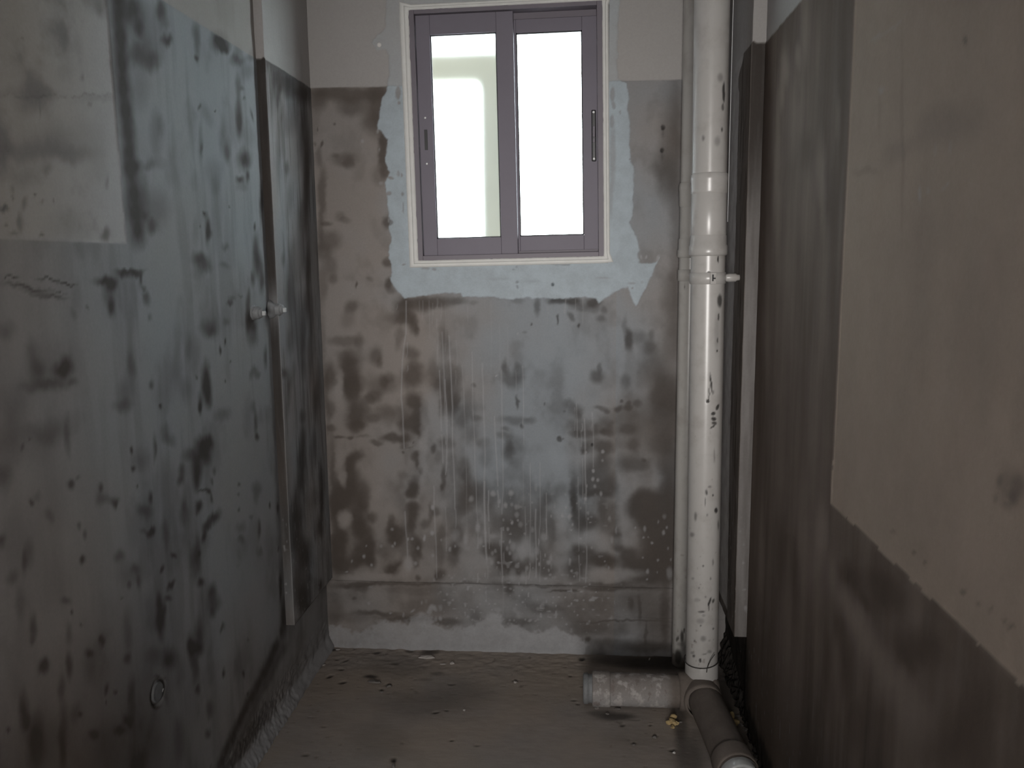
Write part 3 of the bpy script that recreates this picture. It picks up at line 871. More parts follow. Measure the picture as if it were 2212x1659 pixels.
(2.375,0.2663,4483,840.1,3061,0.85,0.6),
(1.929,0.5835,2240,959.8,2975,0.97,0.6),
(1.938,0.5526,1222,840.6,2268,0.85,0.6),
(1.927,0.5302,4521,903.2,3412,0.85,0.6),
(1.977,0.4621,5331,-26.54,1.261e4,0.85,0.6),
(2.127,0.3576,2.136e4,1.379e4,3.332e4,0.65,0.6),
(1.85,0.5039,1773,130.8,804.1,0.75,0.6),
(1.836,0.4747,1985,1574,3578,0.85,0.6),
(1.796,0.4968,3551,1175,3292,0.75,0.6),
(1.56,0.7514,2.326e4,5301,2.079e4,0.65,0.6),
(1.532,0.7353,4.123e4,4.465e4,1.142e5,0.55,0.6),
(1.673,0.6221,2517,-49.46,706.4,0.97,0.6),
(1.671,0.6661,1.01e4,-485.4,2364,0.8,0.6),
(1.711,0.6546,7574,9211,2.306e4,0.7,0.6),
(1.692,0.6398,1.549e4,456.6,6130,0.6,0.6),
(1.355,0.8008,9037,7785,2.024e4,0.65,0.6),
(1.374,0.7728,6.593e4,1.369e4,5.097e4,0.95,0.6),
(1.397,0.7444,6.78e4,2.618e4,7.597e4,0.75,0.6),
(1.455,0.6804,1.419e4,4825,1.375e4,0.97,0.6),
(1.415,0.6758,8204,4836,1.154e4,0.9,0.6),
(1.41,0.6459,2549,244.2,1159,0.3,0.6),
(1.534,0.6044,7069,3307,8180,0.75,0.6),
(1.546,0.654,4051,-335.4,589.2,0.45,0.6),
(1.282,0.7133,9412,1971,6224,0.95,0.6),
(1.264,0.7938,1.448e4,-1059,2428,0.65,0.6),
(1.258,0.7714,3.097e4,2857,1.497e4,0.5,0.6),
(1.355,0.7368,1.517e4,-899.5,2904,0.5,0.6),
(1.348,0.6793,1.136e4,-238.6,2786,0.75,0.6),
(1.323,0.6568,1.616e4,-828.8,2942,0.55,0.6),
(1.325,0.848,432.9,97.83,386.5,0.2,0.6),
(1.245,0.8476,7728,-364.3,1837,0.35,0.6),
(1.457,0.583,1.511e4,-1202,1.553e4,0.97,0.6),
(1.485,0.5619,5.168e4,1.63e4,4.144e4,0.85,0.6),
(1.454,0.5569,6.974e4,1.512e4,4.31e4,0.75,0.6),
(1.541,0.5294,5119,-199.5,1025,0.65,0.6),
(1.539,0.4837,5239,96.93,1479,0.55,0.6),
(1.702,0.5181,1523,669,1677,0.85,0.6),
(1.8,0.4924,2977,53.08,980.9,0.85,0.6),
(1.816,0.4392,2833,20.37,835,0.6,0.6),
(1.635,0.5539,1834,894.5,2189,0.5,0.6),
(1.82,0.3775,7745,5191,1.084e4,0.75,0.6),
(1.737,0.457,2215,156.9,885.5,0.3,0.6),
(1.369,0.5702,2.991e4,1.595e4,3.262e4,0.95,0.6),
(1.52,0.4723,7976,6302,1.178e4,0.85,0.6),
(1.49,0.4688,5903,5529,9824,0.9,0.6),
(1.402,0.5118,9322,5868,1.104e4,0.95,0.6),
(1.222,0.6658,9339,-849.4,1010,0.85,0.6),
(1.226,0.6406,1.685e4,1599,6623,0.97,0.6),
(1.243,0.5882,2282,38.22,588.3,0.97,0.6),
(1.319,0.5855,8668,-965.5,637.1,0.5,0.6),
(1.306,0.5397,8938,-817.2,882.9,0.75,0.6),
(1.354,0.5853,5790,691.5,2558,0.45,0.6),
(1.273,0.58,383.7,187.5,368.3,0.3,0.6),
(1.871,0.2935,3206,1307,2899,0.65,0.6),
(1.855,0.2379,7843,2360,5416,0.75,0.6),
(1.715,0.3056,2141,-27.66,461.4,0.45,0.6),
(1.967,0.3492,2.026e4,1213,7794,0.85,0.6),
(2.083,0.2806,1.396e4,4144,1.117e4,0.85,0.6),
(2.106,0.2121,2.555e4,8594,2.112e4,0.65,0.6),
(1.609,0.3733,721.1,51.5,246,0.3,0.6),
(1.441,0.4565,586.1,196.1,419.1,0.35,0.6),
(1.183,0.6557,6.623e4,1.774e4,4.312e4,0.9,0.6),
(1.656,0.4928,3.587e4,5.44e4,8.741e4,0.8,0.6),
(1.631,0.4413,3.245e4,5.247e4,9.316e4,0.75,0.6),
(1.676,0.4444,2.612e4,-1347,4613,0.4,0.6),
(1.614,0.4787,6.603e4,-6946,5755,0.5,0.6),
(2.107,0.5341,47.85,12.78,47.22,-0.55,0.6),  # light patch painted in to brighten a dim stretch of wall
(2.202,0.743,69.59,36.4,153.3,-0.3,0.6),
(2.253,0.3753,122.6,73.36,194.3,-0.6,0.6),
(1.821,1.558,259.4,-46.88,126.4,-0.2,0.6),
(1.901,1.351,74.35,-3.642,236.6,-0.2,0.6),
(2.323,0.2416,582.8,294.9,2175,0.85,0.6),
(2.273,0.2254,633.4,324.6,2252,0.85,0.6),
(2.225,0.2115,751.4,512.5,2642,0.85,0.6),
(2.179,0.1998,814,552,2732,0.85,0.6),
(2.13,0.1874,647.4,292.7,2446,0.85,0.6),
(2.079,0.1743,708.3,323.5,2544,0.85,0.6),
(2.034,0.1613,960.9,494.6,2691,0.85,0.6),
(1.994,0.1481,1035,533.6,2775,0.85,0.6),
(1.955,0.1339,1032,391,2539,0.85,0.6),
(1.917,0.1187,1109,425.9,2615,0.85,0.6),
(2.377,0.2019,641.9,243.3,3186,0.5,0.6),
(2.325,0.1896,696.4,271.3,3304,0.5,0.6),
(2.271,0.1784,591.7,198,3458,0.5,0.6),
(2.214,0.1681,648.9,224.3,3608,0.5,0.6),
(2.168,0.1566,1151,478.8,3577,0.5,0.6),
(2.132,0.1438,1225,516.6,3672,0.5,0.6),
(2.097,0.1313,1303,555.8,3767,0.5,0.6),
(2.066,0.1199,1809,1089,4422,0.5,0.6),
(2.038,0.1093,1906,1144,4513,0.5,0.6),
(2.011,0.09893,2007,1200,4606,0.5,0.6)]
LEFT_PATCH_DAMP = [(1.297,1.494,1.33e4,-5043,5.167e4,0.9,0.6),
(1.337,1.479,2.067e4,-3178,4022,0.6,0.6),
(1.353,1.51,2.004e4,-3742,1.235e4,0.55,0.6),
(1.379,1.524,1.006e5,-2.891e4,1.871e5,0.85,0.6),
(1.324,1.527,3.165e4,-6926,2.884e4,0.4,0.6),
(1.321,1.516,4.995e4,-1.567e4,1.137e5,0.6,0.6),
(1.417,1.57,6304,-2096,1.131e4,0.45,0.6),
(1.359,1.553,842.3,-546.6,4350,0.3,0.6),
(1.584,1.46,6037,-1094,7483,0.75,0.6),
(1.488,1.607,235.1,-748.2,5790,0.35,0.6),
(1.408,1.601,177.6,-386.1,2864,0.35,0.6),
(1.347,1.589,543.4,-631.5,4488,0.25,0.6),
(1.475,1.704,1.253e4,-6.983e4,3.901e5,0.35,0.6),
(1.429,1.693,3.591e4,-1.403e5,7.385e5,0.6,0.6),
(1.383,1.676,1608,-1014,4438,0.35,0.6),
(1.413,1.675,7.238e4,-1.112e4,5013,0.35,0.6),
(1.606,1.567,2.382e4,-4137,7939,0.4,0.6),
(1.424,1.622,283.2,-291.4,1812,0.2,0.6),
(1.545,1.748,3.128e4,-1.27e4,4.095e4,0.4,0.6),
(1.568,1.704,3.016e4,-1.946e4,8.718e4,0.4,0.6),
(1.495,1.75,2278,-1143,3922,0.2,0.6),
(1.386,1.778,5.301e4,-3.548e4,1.154e5,0.4,0.6),
(1.505,1.816,8646,-2227,4104,0.25,0.6),
(1.432,1.515,1.454e5,-2.777e4,9.944e4,0.6,0.6),
(1.396,1.513,4.017e4,-8958,4.582e4,0.4,0.6),
(1.521,1.636,210.3,-154.8,901.1,0.2,0.6),
(1.469,1.473,325.9,-112.1,1611,0.25,0.6),
(1.573,1.583,1051,-303.2,1485,0.15,0.6),
(1.385,1.693,655.3,-2402,1.229e4,0.2,0.6),
(1.601,1.721,919.3,-3904,2.089e4,0.2,0.6),
(1.303,1.468,9.074e4,-1.789e4,1.152e5,0.6,0.6),
(1.387,1.455,2.566e4,-6807,1.006e5,0.7,0.6),
(1.321,1.453,1.211e4,-5137,1.099e5,0.5,0.6)]
LPIL_DAMP = [(2.468,1.901,2923,-450.8,222.8,0.6,0.6),
(2.521,1.958,514.9,-275.6,994.3,0.75,0.6),
(2.666,1.974,144.7,-417.1,1983,0.8,0.6),
(2.751,1.948,286.6,-260.3,1187,0.95,0.6),
(2.683,1.946,187.3,-506.1,2540,0.8,0.6),
(2.579,1.95,543.4,-622.5,2765,0.5,0.6),
(2.528,1.926,4314,-1369,3973,0.8,0.6),
(2.512,1.89,2752,-605.5,1218,0.75,0.6),
(2.531,1.859,2665,-668.7,1752,0.4,0.6),
(2.599,1.947,1698,-409.8,884.5,0.5,0.6),
(2.644,1.914,3480,-556.9,389.6,0.5,0.6),
(2.59,1.828,328.2,-212.3,1082,0.35,0.6),
(2.74,1.874,1332,-228.3,258.9,0.65,0.6),
(2.674,1.884,2117,-355.8,352.2,0.5,0.6),
(2.757,1.766,1267,-197.1,151.8,0.85,0.6),
(2.707,1.803,774.7,-137.4,205.3,0.5,0.6),
(2.489,1.732,2713,-408.9,209.4,0.45,0.6),
(2.554,1.692,2455,-632.5,2700,0.6,0.6),
(2.728,1.629,942,-140.5,89.53,0.9,0.6),
(2.669,1.536,770.7,-119,199.8,0.6,0.6),
(2.57,1.602,1614,-271.9,591.8,0.35,0.6),
(2.629,1.417,199,-29.51,360.1,0.6,0.6),
(2.548,1.36,568.5,-79.04,146.2,0.55,0.6),
(2.483,1.417,3979,-578.9,2714,0.4,0.6),
(2.721,1.417,1783,-255.9,156.5,0.6,0.6),
(2.712,1.387,1795,-253.4,516.5,0.75,0.6),
(2.701,1.28,909.9,-120.1,238.3,0.75,0.6),
(2.726,1.217,2656,-362.6,312.3,0.5,0.6),
(2.578,1.213,269.4,-24.87,188.8,0.5,0.6),
(2.527,1.303,579.8,-70.7,315.5,0.45,0.6),
(2.64,1.178,1907,-263,159.9,0.6,0.6),
(2.701,1.11,1197,-159,138.6,0.55,0.6),
(2.508,1.167,909.5,-80.04,549.8,0.45,0.6),
(2.523,1.071,1558,-69.86,1188,0.35,0.6),
(2.441,1.07,865.3,553,4936,0.7,0.6),
(2.482,1.044,1649,-93.78,1013,0.7,0.6),
(2.47,0.9908,3701,-443,601.2,0.6,0.6),
(2.388,0.9479,1849,-239.1,176.4,0.3,0.6),
(2.609,1.12,1371,-166.6,302.5,0.45,0.6),
(2.623,1.058,1341,-49.77,1099,0.4,0.6),
(2.764,0.9587,1066,-127.9,174.2,0.6,0.6),
(2.725,0.9329,1619,-156.4,465.5,0.5,0.6),
(2.588,0.9103,1426,214.2,2201,0.65,0.6),
(2.58,0.8198,1353,-133.8,290.2,0.85,0.6),
(2.558,0.7632,520.2,44.49,478.5,0.8,0.6),
(2.541,0.706,551.4,125.4,742,0.8,0.6),
(2.678,0.7819,671.8,5.676,446,0.4,0.6),
(2.749,0.675,3038,-325.8,465.5,0.8,0.6),
(2.746,0.5841,1807,-215.1,179.8,0.95,0.6),
(2.497,0.6493,680.7,16.8,384.7,0.65,0.6),
(2.489,0.5951,305.1,78.82,374.6,0.95,0.6),
(2.537,0.4577,244.6,60.98,254.7,0.95,0.6),
(2.479,0.5249,324.3,124.5,475.6,0.85,0.6),
(2.713,0.4943,830.3,95.43,638.7,0.85,0.6),
(2.631,0.6257,189.1,266.5,974.9,0.4,0.6),
(2.513,0.3243,201.5,61.99,207.8,0.97,0.6),
(2.689,0.2929,2170,574.5,2108,0.95,0.6),
(2.584,0.3598,1803,1328,3826,0.5,0.6),
(2.552,0.2724,1267,1571,3823,0.9,0.6),
(2.463,0.4077,860.6,-14.64,277.7,0.5,0.6),
(2.464,0.2665,2784,4982,1.123e4,0.95,0.6),
(2.416,0.265,2231,2878,6544,0.9,0.6),
(2.701,0.4145,1217,349.7,1411,0.6,0.6),
(2.402,0.7142,1721,-209.3,165,0.45,0.6),
(2.403,0.5811,946.4,-91.84,145,0.5,0.6),
(2.796,1.942,1.117e4,-1653,514.6,-0.6,0.6),
(2.84,1.668,6890,-988.2,157.6,-0.6,0.6),
(2.496,1.089,1616,-165.2,559.5,-0.5,0.6),
(2.494,0.9279,1150,-129.9,206.6,-0.6,0.6),
(2.482,0.7819,1544,-190.1,155.8,-0.5,0.6),
(2.626,0.6514,1778,-127.2,472.2,-0.6,0.6),
(2.594,0.5331,531.9,201.9,817.8,-0.7,0.6),
(2.677,0.4233,468,170,636.6,-0.8,0.6),
(2.652,0.3577,1083,599.2,1869,-0.7,0.6),
(2.386,1.281,1999,-269.6,378.4,-0.4,0.6),
(2.413,0.3048,640.7,523.8,1311,-0.8,0.6),
(2.355,0.3309,1742,-119.5,311.6,-0.5,0.6),
(2.607,1.417,822.3,-119.4,538,-0.4,0.6),
(2.459,1.526,2710,-404.9,392.8,-0.3,0.6),
(2.466,1.835,8013,-1211,525.9,-0.6,0.6),
(2.524,1.869,7394,-1301,1537,-0.5,0.6)]
RIGHT_DAMP = [(2.187,1.87,591.3,-228.2,657.5,-0.6,0.6),
(2.058,1.862,1713,-630,1689,-0.5,0.6),
(2.212,1.814,1728,-394.2,733.8,-0.5,0.6),
(2.237,1.748,2497,-406.5,215.3,-0.4,0.6),
(2.224,1.565,1079,-168.4,69.06,-0.4,0.6),
(1.832,1.582,1077,-190,281.4,-0.45,0.6),
(1.728,1.668,4596,-803.5,778.9,-0.3,0.6),
(1.805,1.513,2513,-398.9,316.7,-0.35,0.6),
(2,1.903,1063,-232.8,309.1,-0.35,0.6),
(1.889,1.846,3362,-585.6,394.4,-0.2,0.6),
(2.065,1.744,221.3,-57.68,147.5,-0.25,0.6),
(1.949,1.513,165.1,-32.43,122.4,-0.25,0.6),
(2.05,1.356,260.5,-39.04,42.77,-0.25,0.6),
(1.775,1.314,628.6,-93.21,62.98,-0.3,0.6),
(1.806,1.064,397.3,-52.11,52.27,-0.3,0.6),
(2.089,1.01,427.9,-61.92,27.98,-0.25,0.6),
(2.279,1.228,1283,-195.4,46.23,-0.25,0.6),
(2.385,1.847,314.4,-53.23,34.26,0.8,0.6),
(2.354,1.538,211.6,-34.02,30.48,0.8,0.6),
(2.375,1.09,409.7,-61,23.98,0.6,0.6),
(1.743,1.527,537.4,-103.1,292,0.6,0.6),
(1.706,1.716,1519,-238.1,76.94,0.6,0.6),
(1.724,1.362,1035,-155.6,105.5,0.4,0.6),
(1.948,1.634,221.5,-110.6,628.9,0.5,0.6),
(2.049,1.772,1694,-685.4,2376,0.5,0.6),
(2.191,1.985,184.2,-169.5,540.8,0.5,0.6),
(2.255,0.5874,793.5,-95.26,87.28,-0.4,0.6),
(1.845,0.7804,457.3,-51.62,60.83,-0.45,0.6),
(1.745,0.7836,571.3,-57.35,90.99,-0.45,0.6),
(1.629,0.7771,1155,99.91,692.4,-0.4,0.6),
(1.702,0.839,661.4,-2.152,294.2,-0.5,0.6),
(1.524,0.7542,257.4,181.6,1243,-0.45,0.6),
(1.433,0.7421,198.3,147.5,1198,-0.4,0.6),
(1.361,0.7261,232.1,262.9,1184,-0.35,0.6),
(1.296,0.7115,287.1,350.3,977.5,-0.28,0.6),
(1.863,0.4145,149.5,-3.437,36.51,-0.2,0.6),
(1.968,0.5269,483.3,-40.04,81.1,-0.25,0.6),
(1.187,0.7198,396,425.9,938.3,-0.2,0.6),
(1.519,0.8107,256,353.5,1691,0.9,0.6),
(1.446,0.7968,837.7,42.63,4519,0.95,0.6),
(1.371,0.8614,287.4,315.4,1978,0.9,0.6),
(1.337,0.8509,319.9,405.6,1419,0.85,0.6),
(1.203,0.8281,320.1,361.2,1001,0.9,0.6),
(1.25,0.7899,674,-377.8,2004,0.9,0.6),
(1.083,0.7536,369.8,353.6,612.1,0.85,0.6),
(1.52,0.6362,736.3,34.45,279.5,0.85,0.6),
(1.572,0.6959,960.6,192.4,711.4,0.7,0.6),
(2.037,0.667,437.1,-40.4,78.61,0.6,0.6),
(1.897,0.639,886.2,-101.6,97.79,0.6,0.6),
(1.631,0.5796,1021,-68.89,178.3,0.7,0.6),
(1.018,0.8441,593.2,544.6,877.9,0.6,0.6),
(1.924,0.2367,157.2,46.62,107.7,0.4,0.6),
(1.455,0.5613,491.2,140.9,343.9,0.6,0.6),
(2.236,0.1857,90.08,33.94,81.51,0.9,0.6),
(2.377,0.2556,119.6,6.122,49.35,0.8,0.6),
(2.105,0.09819,96.64,91.31,155,0.8,0.6)]
RIGHT_PATCH_DAMP = [(0.9878,1.134,1143,402.8,2027,0.35,0.6),
(1.015,1.135,1.4e4,3754,2.143e4,0.5,0.6),
(0.9811,1.125,1.047e4,3363,1.67e4,0.6,0.6),
(0.9731,1.141,5465,1527,8397,0.5,0.6),
(1.023,1.113,2.369e4,5305,3.009e4,0.4,0.6),
(0.9948,1.11,1.289e4,1.327e4,4.893e4,0.4,0.6),
(1.249,0.9616,2.25e4,2.503e4,7.549e4,0.5,0.6),
(1.206,0.9594,3.417e4,2.65e4,8.069e4,0.5,0.6),
(1.334,0.9638,1.73e4,2.069e4,6.678e4,0.4,0.6),
(1.088,0.9653,2.266e4,2.603e4,6.783e4,0.6,0.6),
(1.043,0.9683,3.138e4,2.84e4,7.353e4,0.5,0.6),
(1.013,0.969,5.06e4,4.427e4,1.118e5,0.4,0.6),
(0.9796,0.9721,4.724e4,4.982e4,1.189e5,0.5,0.6),
(0.9632,0.9703,2.896e4,3.733e4,8.494e4,0.6,0.6),
(1.192,1.68,1.77e4,-1.137e4,3.678e4,0.6,0.6),
(1.5,1.646,1.288e4,-2027,780.9,0.15,0.6),
(1.237,1.582,106.5,-63.94,1373,0.25,0.6),
(1.405,1.566,225,130.8,3493,0.2,0.6),
(1.285,1.371,386.2,-57.13,62.63,0.15,0.6),
(1.114,1.315,169.1,-20.13,73.88,0.15,0.6),
(1.555,1.553,456.5,-2584,2.443e4,0.25,0.6),
(1.389,1.585,1.735e4,-2623,444.9,0.2,0.6)]
RIGHT_FLECK = [(1.496,1.678,6920,-6326,2.807e4,0.45,0.6),
(1.307,1.499,2.155e4,-4162,1.175e4,0.6,0.6),
(1.274,1.499,4.286e4,-1.042e4,4.852e4,0.4,0.6),
(1.221,1.498,1.192e4,2.298e4,2.093e5,0.5,0.6),
(1.456,1.772,550.9,-6037,1.445e5,0.3,0.6),
(1.53,1.773,1512,-6449,8.021e4,0.3,0.6),
(1.21,1.548,5.439e4,-9923,1.483e4,0.25,0.6),
(1.262,1.548,2.567e4,-5394,1.3e4,0.2,0.6)]
RPIL_DAMP = [(2.565,1.347,1092,-166,171,-0.3,0.6),
(2.606,1.513,4263,-665.3,247.6,-0.5,0.6),
(2.555,0.7768,1734,-235.5,169.4,-0.3,0.6)]
FLOOR_DARK = [(0.2373,2.772,79.71,-26.69,336.1,0.95,0.6),  # large dark patches behind and beside the floor pipes, then small pits
(0.3197,2.79,240.2,-38.27,213.8,0.95,0.6),
(0.1247,2.789,106.4,-39.36,576.8,0.7,0.6),
(0.3117,2.871,105,-81.56,1185,0.6,0.6),
(0.1093,2.414,315.3,-153.7,2214,0.85,0.6),
(0.06688,2.433,549.2,-255.2,3807,0.6,0.6),
(0.3043,2.382,2629,-311.1,96.78,0.7,0.6),
(0.3094,2.204,663.1,-88.28,67.26,0.6,0.6),
(0.005116,2.788,1.03e4,-323.3,5132,0.95,0.4),
(0.4327,2.404,572.8,-97.19,57.13,0.5,0.6),
(0.4746,2.26,364.3,-74.71,89,0.7,0.6),
(0.5008,2.633,273.3,-50.67,51.24,0.8,0.6),
(-0.8585,2.608,1.502e4,-5011,9904,0.9,0.6),
(-0.8021,2.57,8488,-3571,1.37e4,0.85,0.6),
(-0.8327,2.659,1.028e4,1587,2.339e4,0.7,0.6),
(-0.7392,2.793,6243,-3301,1.016e4,0.8,0.6),
(-0.8379,2.723,2.122e4,-1.076e4,9827,0.7,0.6),
(-0.8682,2.728,1.405e4,2899,2.167e4,0.7,0.6),
(-0.9071,2.801,1724,16.13,8380,0.9,0.6),
(-0.9152,2.674,2.332e4,-422.6,4345,0.7,0.6),
(-0.7175,2.614,1728,60.12,6173,0.97,0.6),
(-0.6417,2.565,1.118e4,1618,1.609e4,0.9,0.6),
(-0.6586,2.53,2.563e4,5157,1.773e4,0.85,0.6),
(-0.4529,2.403,1.309e4,-7502,2.481e4,0.8,0.6),
(-0.4216,2.418,2.867e4,2499,3.392e4,0.6,0.6),
(-0.4321,2.581,8380,-336.8,2.634e4,0.6,0.6),
(-0.4912,2.65,1982,-25.12,5954,0.5,0.6),
(-0.5441,2.809,867.2,28.39,2136,0.8,0.6),
(-0.6223,2.815,3425,200.9,8445,0.7,0.6),
(-0.5312,2.147,1.548e4,2971,8849,0.97,0.6),
(-0.3025,2.233,1.506e4,-1064,4.519e4,0.6,0.6),
(-0.3812,2.254,3.273e4,2281,4.383e4,0.7,0.6),
(0.1285,2.369,1.421e4,-1781,1.697e4,0.7,0.6),
(0.2114,2.374,5.709e4,-7071,3.853e4,0.7,0.6),
(0.2204,2.317,2.155e4,-3059,1.873e4,0.97,0.6),
(0.1549,2.274,3.455e4,-3968,2.856e4,0.8,0.6),
(0.2646,2.246,1.598e4,-3067,2.112e4,0.8,0.6),
(-0.03442,2.662,4.473e4,-935.9,2.43e4,0.8,0.6),
(-0.02051,2.505,1.813e4,-1769,3.045e4,0.6,0.6),
(-0.008508,2.483,2.876e4,-1879,3.15e4,0.6,0.6),
(-0.5223,2.23,5.802e4,9592,4.663e4,0.5,0.6),
(-0.6513,2.714,5681,685.3,9742,0.5,0.6),
(-0.5235,2.606,1583,-400.2,1.116e4,0.35,0.6),
(-0.2198,2.619,1.131e4,-121.9,1.627e4,0.8,0.6),
(-0.7909,2.154,8418,1399,2.233e4,0.5,0.6),
(-0.7817,2.3,1.339e4,1687,3.947e4,0.5,0.6),
(0.1521,2.296,151.8,-31.96,355,0.15,0.6),
(-0.3839,2.517,119.1,8.771,130.3,0.3,0.6),
(-0.6379,2.691,102.9,9.075,224.8,0.3,0.6),
(-0.5245,2.451,69.32,4.852,141.6,0.3,0.6),
(-0.5936,2.238,142.8,27.72,116.1,0.25,0.6),
(-0.1756,2.365,60.68,2.7,23.43,-0.35,0.6),
(-0.1139,2.595,116.2,0.6652,66.45,-0.3,0.6),
(-0.2594,2.212,657.8,-695.1,1.169e4,-0.9,0.6),
(-0.2397,2.218,2875,-1064,2.065e4,-0.9,0.6)]
PIPE_DIRT = [(0.01959,1.904,1.282e4,-191.2,8036,0.45,0.6),
(0.03355,1.865,3.151e4,661.4,1344,0.95,0.3),
(0.03088,1.825,3.521e4,18.97,9947,0.7,0.3),
(-0.02661,1.742,5.832e4,2438,1.727e4,0.6,0.6),
(0.01413,1.732,1.413e4,140.8,6246,0.4,0.6),
(0.02879,1.764,8.526e4,338.7,2.51e4,0.9,0.6),
(-0.03785,1.511,2.445e4,1090,1.621e4,0.97,0.3),
(-0.04275,1.506,2.081e4,1932,3.631e4,0.7,0.3),
(-0.0158,1.641,7886,1.189e4,2.378e5,0.6,0.6),
(0.0178,1.608,7255,-382.1,3.781e4,0.4,0.6),
(0.03207,1.624,3.293e4,-5468,1.511e5,0.7,0.6),
(0.006851,1.431,2.239e4,-1.241e4,3.913e4,0.9,0.3),
(0.02331,1.402,1.209e5,2529,9026,0.97,0.3),
(0.03199,1.475,1.535e4,4679,2.896e4,0.8,0.3),
(0.03125,1.429,1.322e5,3173,1.609e4,0.9,0.3),
(-0.003967,1.363,2.356e4,896.8,6.339e4,0.95,0.3),
(0.01517,1.352,2.98e4,3708,2.222e5,0.95,0.3),
(0.03292,1.282,1.09e4,366.1,2844,0.9,0.4),
(0.02853,1.236,8.082e4,2157,8648,0.85,0.3),
(0.02655,1.168,1.529e5,4047,1.514e4,0.85,0.3),
(0.02553,1.137,1.577e5,6556,5.992e4,0.9,0.3),
(0.02282,1.189,1.55e4,325.5,347.4,0.25,0.6),
(0.007736,1.042,1.59e5,1.934e4,3451,0.95,0.3),
(0.002739,1.011,3.775e5,-6969,1442,0.8,0.3),
(-0.0009384,0.9879,3.478e4,328.1,3.261e4,0.97,0.3),
(0.01387,1.015,7.514e4,2665,3.282e4,0.5,0.6),
(0.03105,0.9684,2.453e4,-1.083e4,1.829e4,0.95,0.3),
(0.01652,0.9501,1.853e4,-1393,3.08e4,0.97,0.3),
(0.01832,0.9346,1.268e4,5017,3.172e4,0.97,0.3),
(0.02012,0.9219,1.221e4,5193,3.161e4,0.9,0.3),
(0.01424,0.9111,3.387e4,-4.102e4,9.791e4,0.9,0.3),
(0.02206,0.822,1.687e5,3579,2620,0.45,0.6),
(-0.0007573,0.7107,5.978e4,686.3,1.359e4,0.85,0.6),
(-0.004378,0.6805,2.122e5,2943,6037,0.75,0.6),
(0.008689,0.7278,3.094e4,3340,7.853e4,0.55,0.6),
(0.0329,0.652,2.001e4,2827,1.333e4,0.97,0.3),
(0.0196,0.7013,1.565e5,8260,5.416e4,0.9,0.3),
(-0.0335,0.6322,4.417e4,-529.1,5876,0.6,0.6),
(0.003081,0.6404,2.03e5,3426,5.349e4,0.65,0.6),
(-0.04652,0.5721,1.167e4,-5036,1.861e4,0.5,0.6),
(-0.006844,0.4799,1.333e5,-1723,5.147e4,0.85,0.3),
(0.02375,0.4904,1.077e5,3635,9499,0.55,0.6),
(0.04607,0.6028,2.937e4,2251,4749,0.6,0.6),
(0.01488,0.3658,6.142e4,-2.061e4,1.235e4,0.95,0.3),
(0.02812,0.3667,4.16e4,-9587,2.435e4,0.85,0.3),
(0.01212,0.3512,1.752e5,3364,4549,0.85,0.3),
(-0.01019,0.3329,9137,-8712,7.768e4,0.85,0.4),
(-0.01253,0.3026,8265,-1579,1.234e4,0.4,0.6),
(-0.003357,0.2464,1.436e4,-517.9,1.22e4,0.55,0.6),
(-0.01231,0.2876,1.305e5,-1.335e4,1.107e5,0.85,0.6),
(-0.03052,0.2338,1.106e5,-3.078e4,1.086e5,0.75,0.6),
(0.03016,0.2763,7.458e4,2.795e4,1.101e5,0.85,0.6),
(0.01783,0.2031,1.65e4,5406,3.548e4,0.5,0.6),
(-0.03295,0.1844,4.739e4,-1.504e4,4.769e4,0.85,0.6),
(-0.01205,0.1742,5.701e4,-3229,2.698e4,0.95,0.3),
(0.00161,0.1966,2.724e4,-4.408e4,1.578e5,0.6,0.6),
(-0.03812,0.1933,2.693e4,-1.695e4,4.766e4,0.45,0.6),
(-0.02879,0.1199,5797,-5249,1.695e4,0.45,0.6),
(0.01441,0.132,1.19e4,2220,1.712e4,0.5,0.6),
(0.03193,0.1177,3.168e4,1.425e4,4.719e4,0.9,0.3),
(-0.01402,0.1158,8636,-4614,2.66e4,0.4,0.6),
(-0.04577,0.09799,3054,-1237,2904,0.6,0.6),
(-0.006667,0.09388,3663,-1181,1.178e4,0.8,0.6),
(-0.02493,0.3692,1.406e4,-6085,2.807e4,0.3,0.6),
(0.001556,0.3813,1.276e5,778.2,1.133e5,0.6,0.6),
(-0.01829,0.4092,1.98e5,-1.611e4,1.136e5,0.6,0.6),
(-0.04035,0.4336,3.972e4,-1.45e4,5.026e4,0.4,0.6),
(0.01664,0.4398,1.629e5,8484,5.102e4,0.7,0.6),
(-0.003099,0.3215,3.26e4,-2151,4.965e4,0.4,0.6)]
VENT_DIRT = [(-0.008699,0.1167,2.542e4,193,2096,0.95,0.4),
(-0.02514,0.1044,3.654e4,-1.208e4,1.278e4,0.85,0.3),
(-0.02199,0.03928,5145,-307.8,1353,0.97,0.4),
(-0.003324,0.08012,1.14e4,86.42,1792,0.7,0.6),
(-0.0145,0.08698,6552,-2824,1.401e4,0.5,0.6),
(-0.001328,0.1392,1.026e5,1532,9890,0.9,0.3),
(-0.02305,1.315,1.84e5,3704,2.831e4,0.7,0.6)]
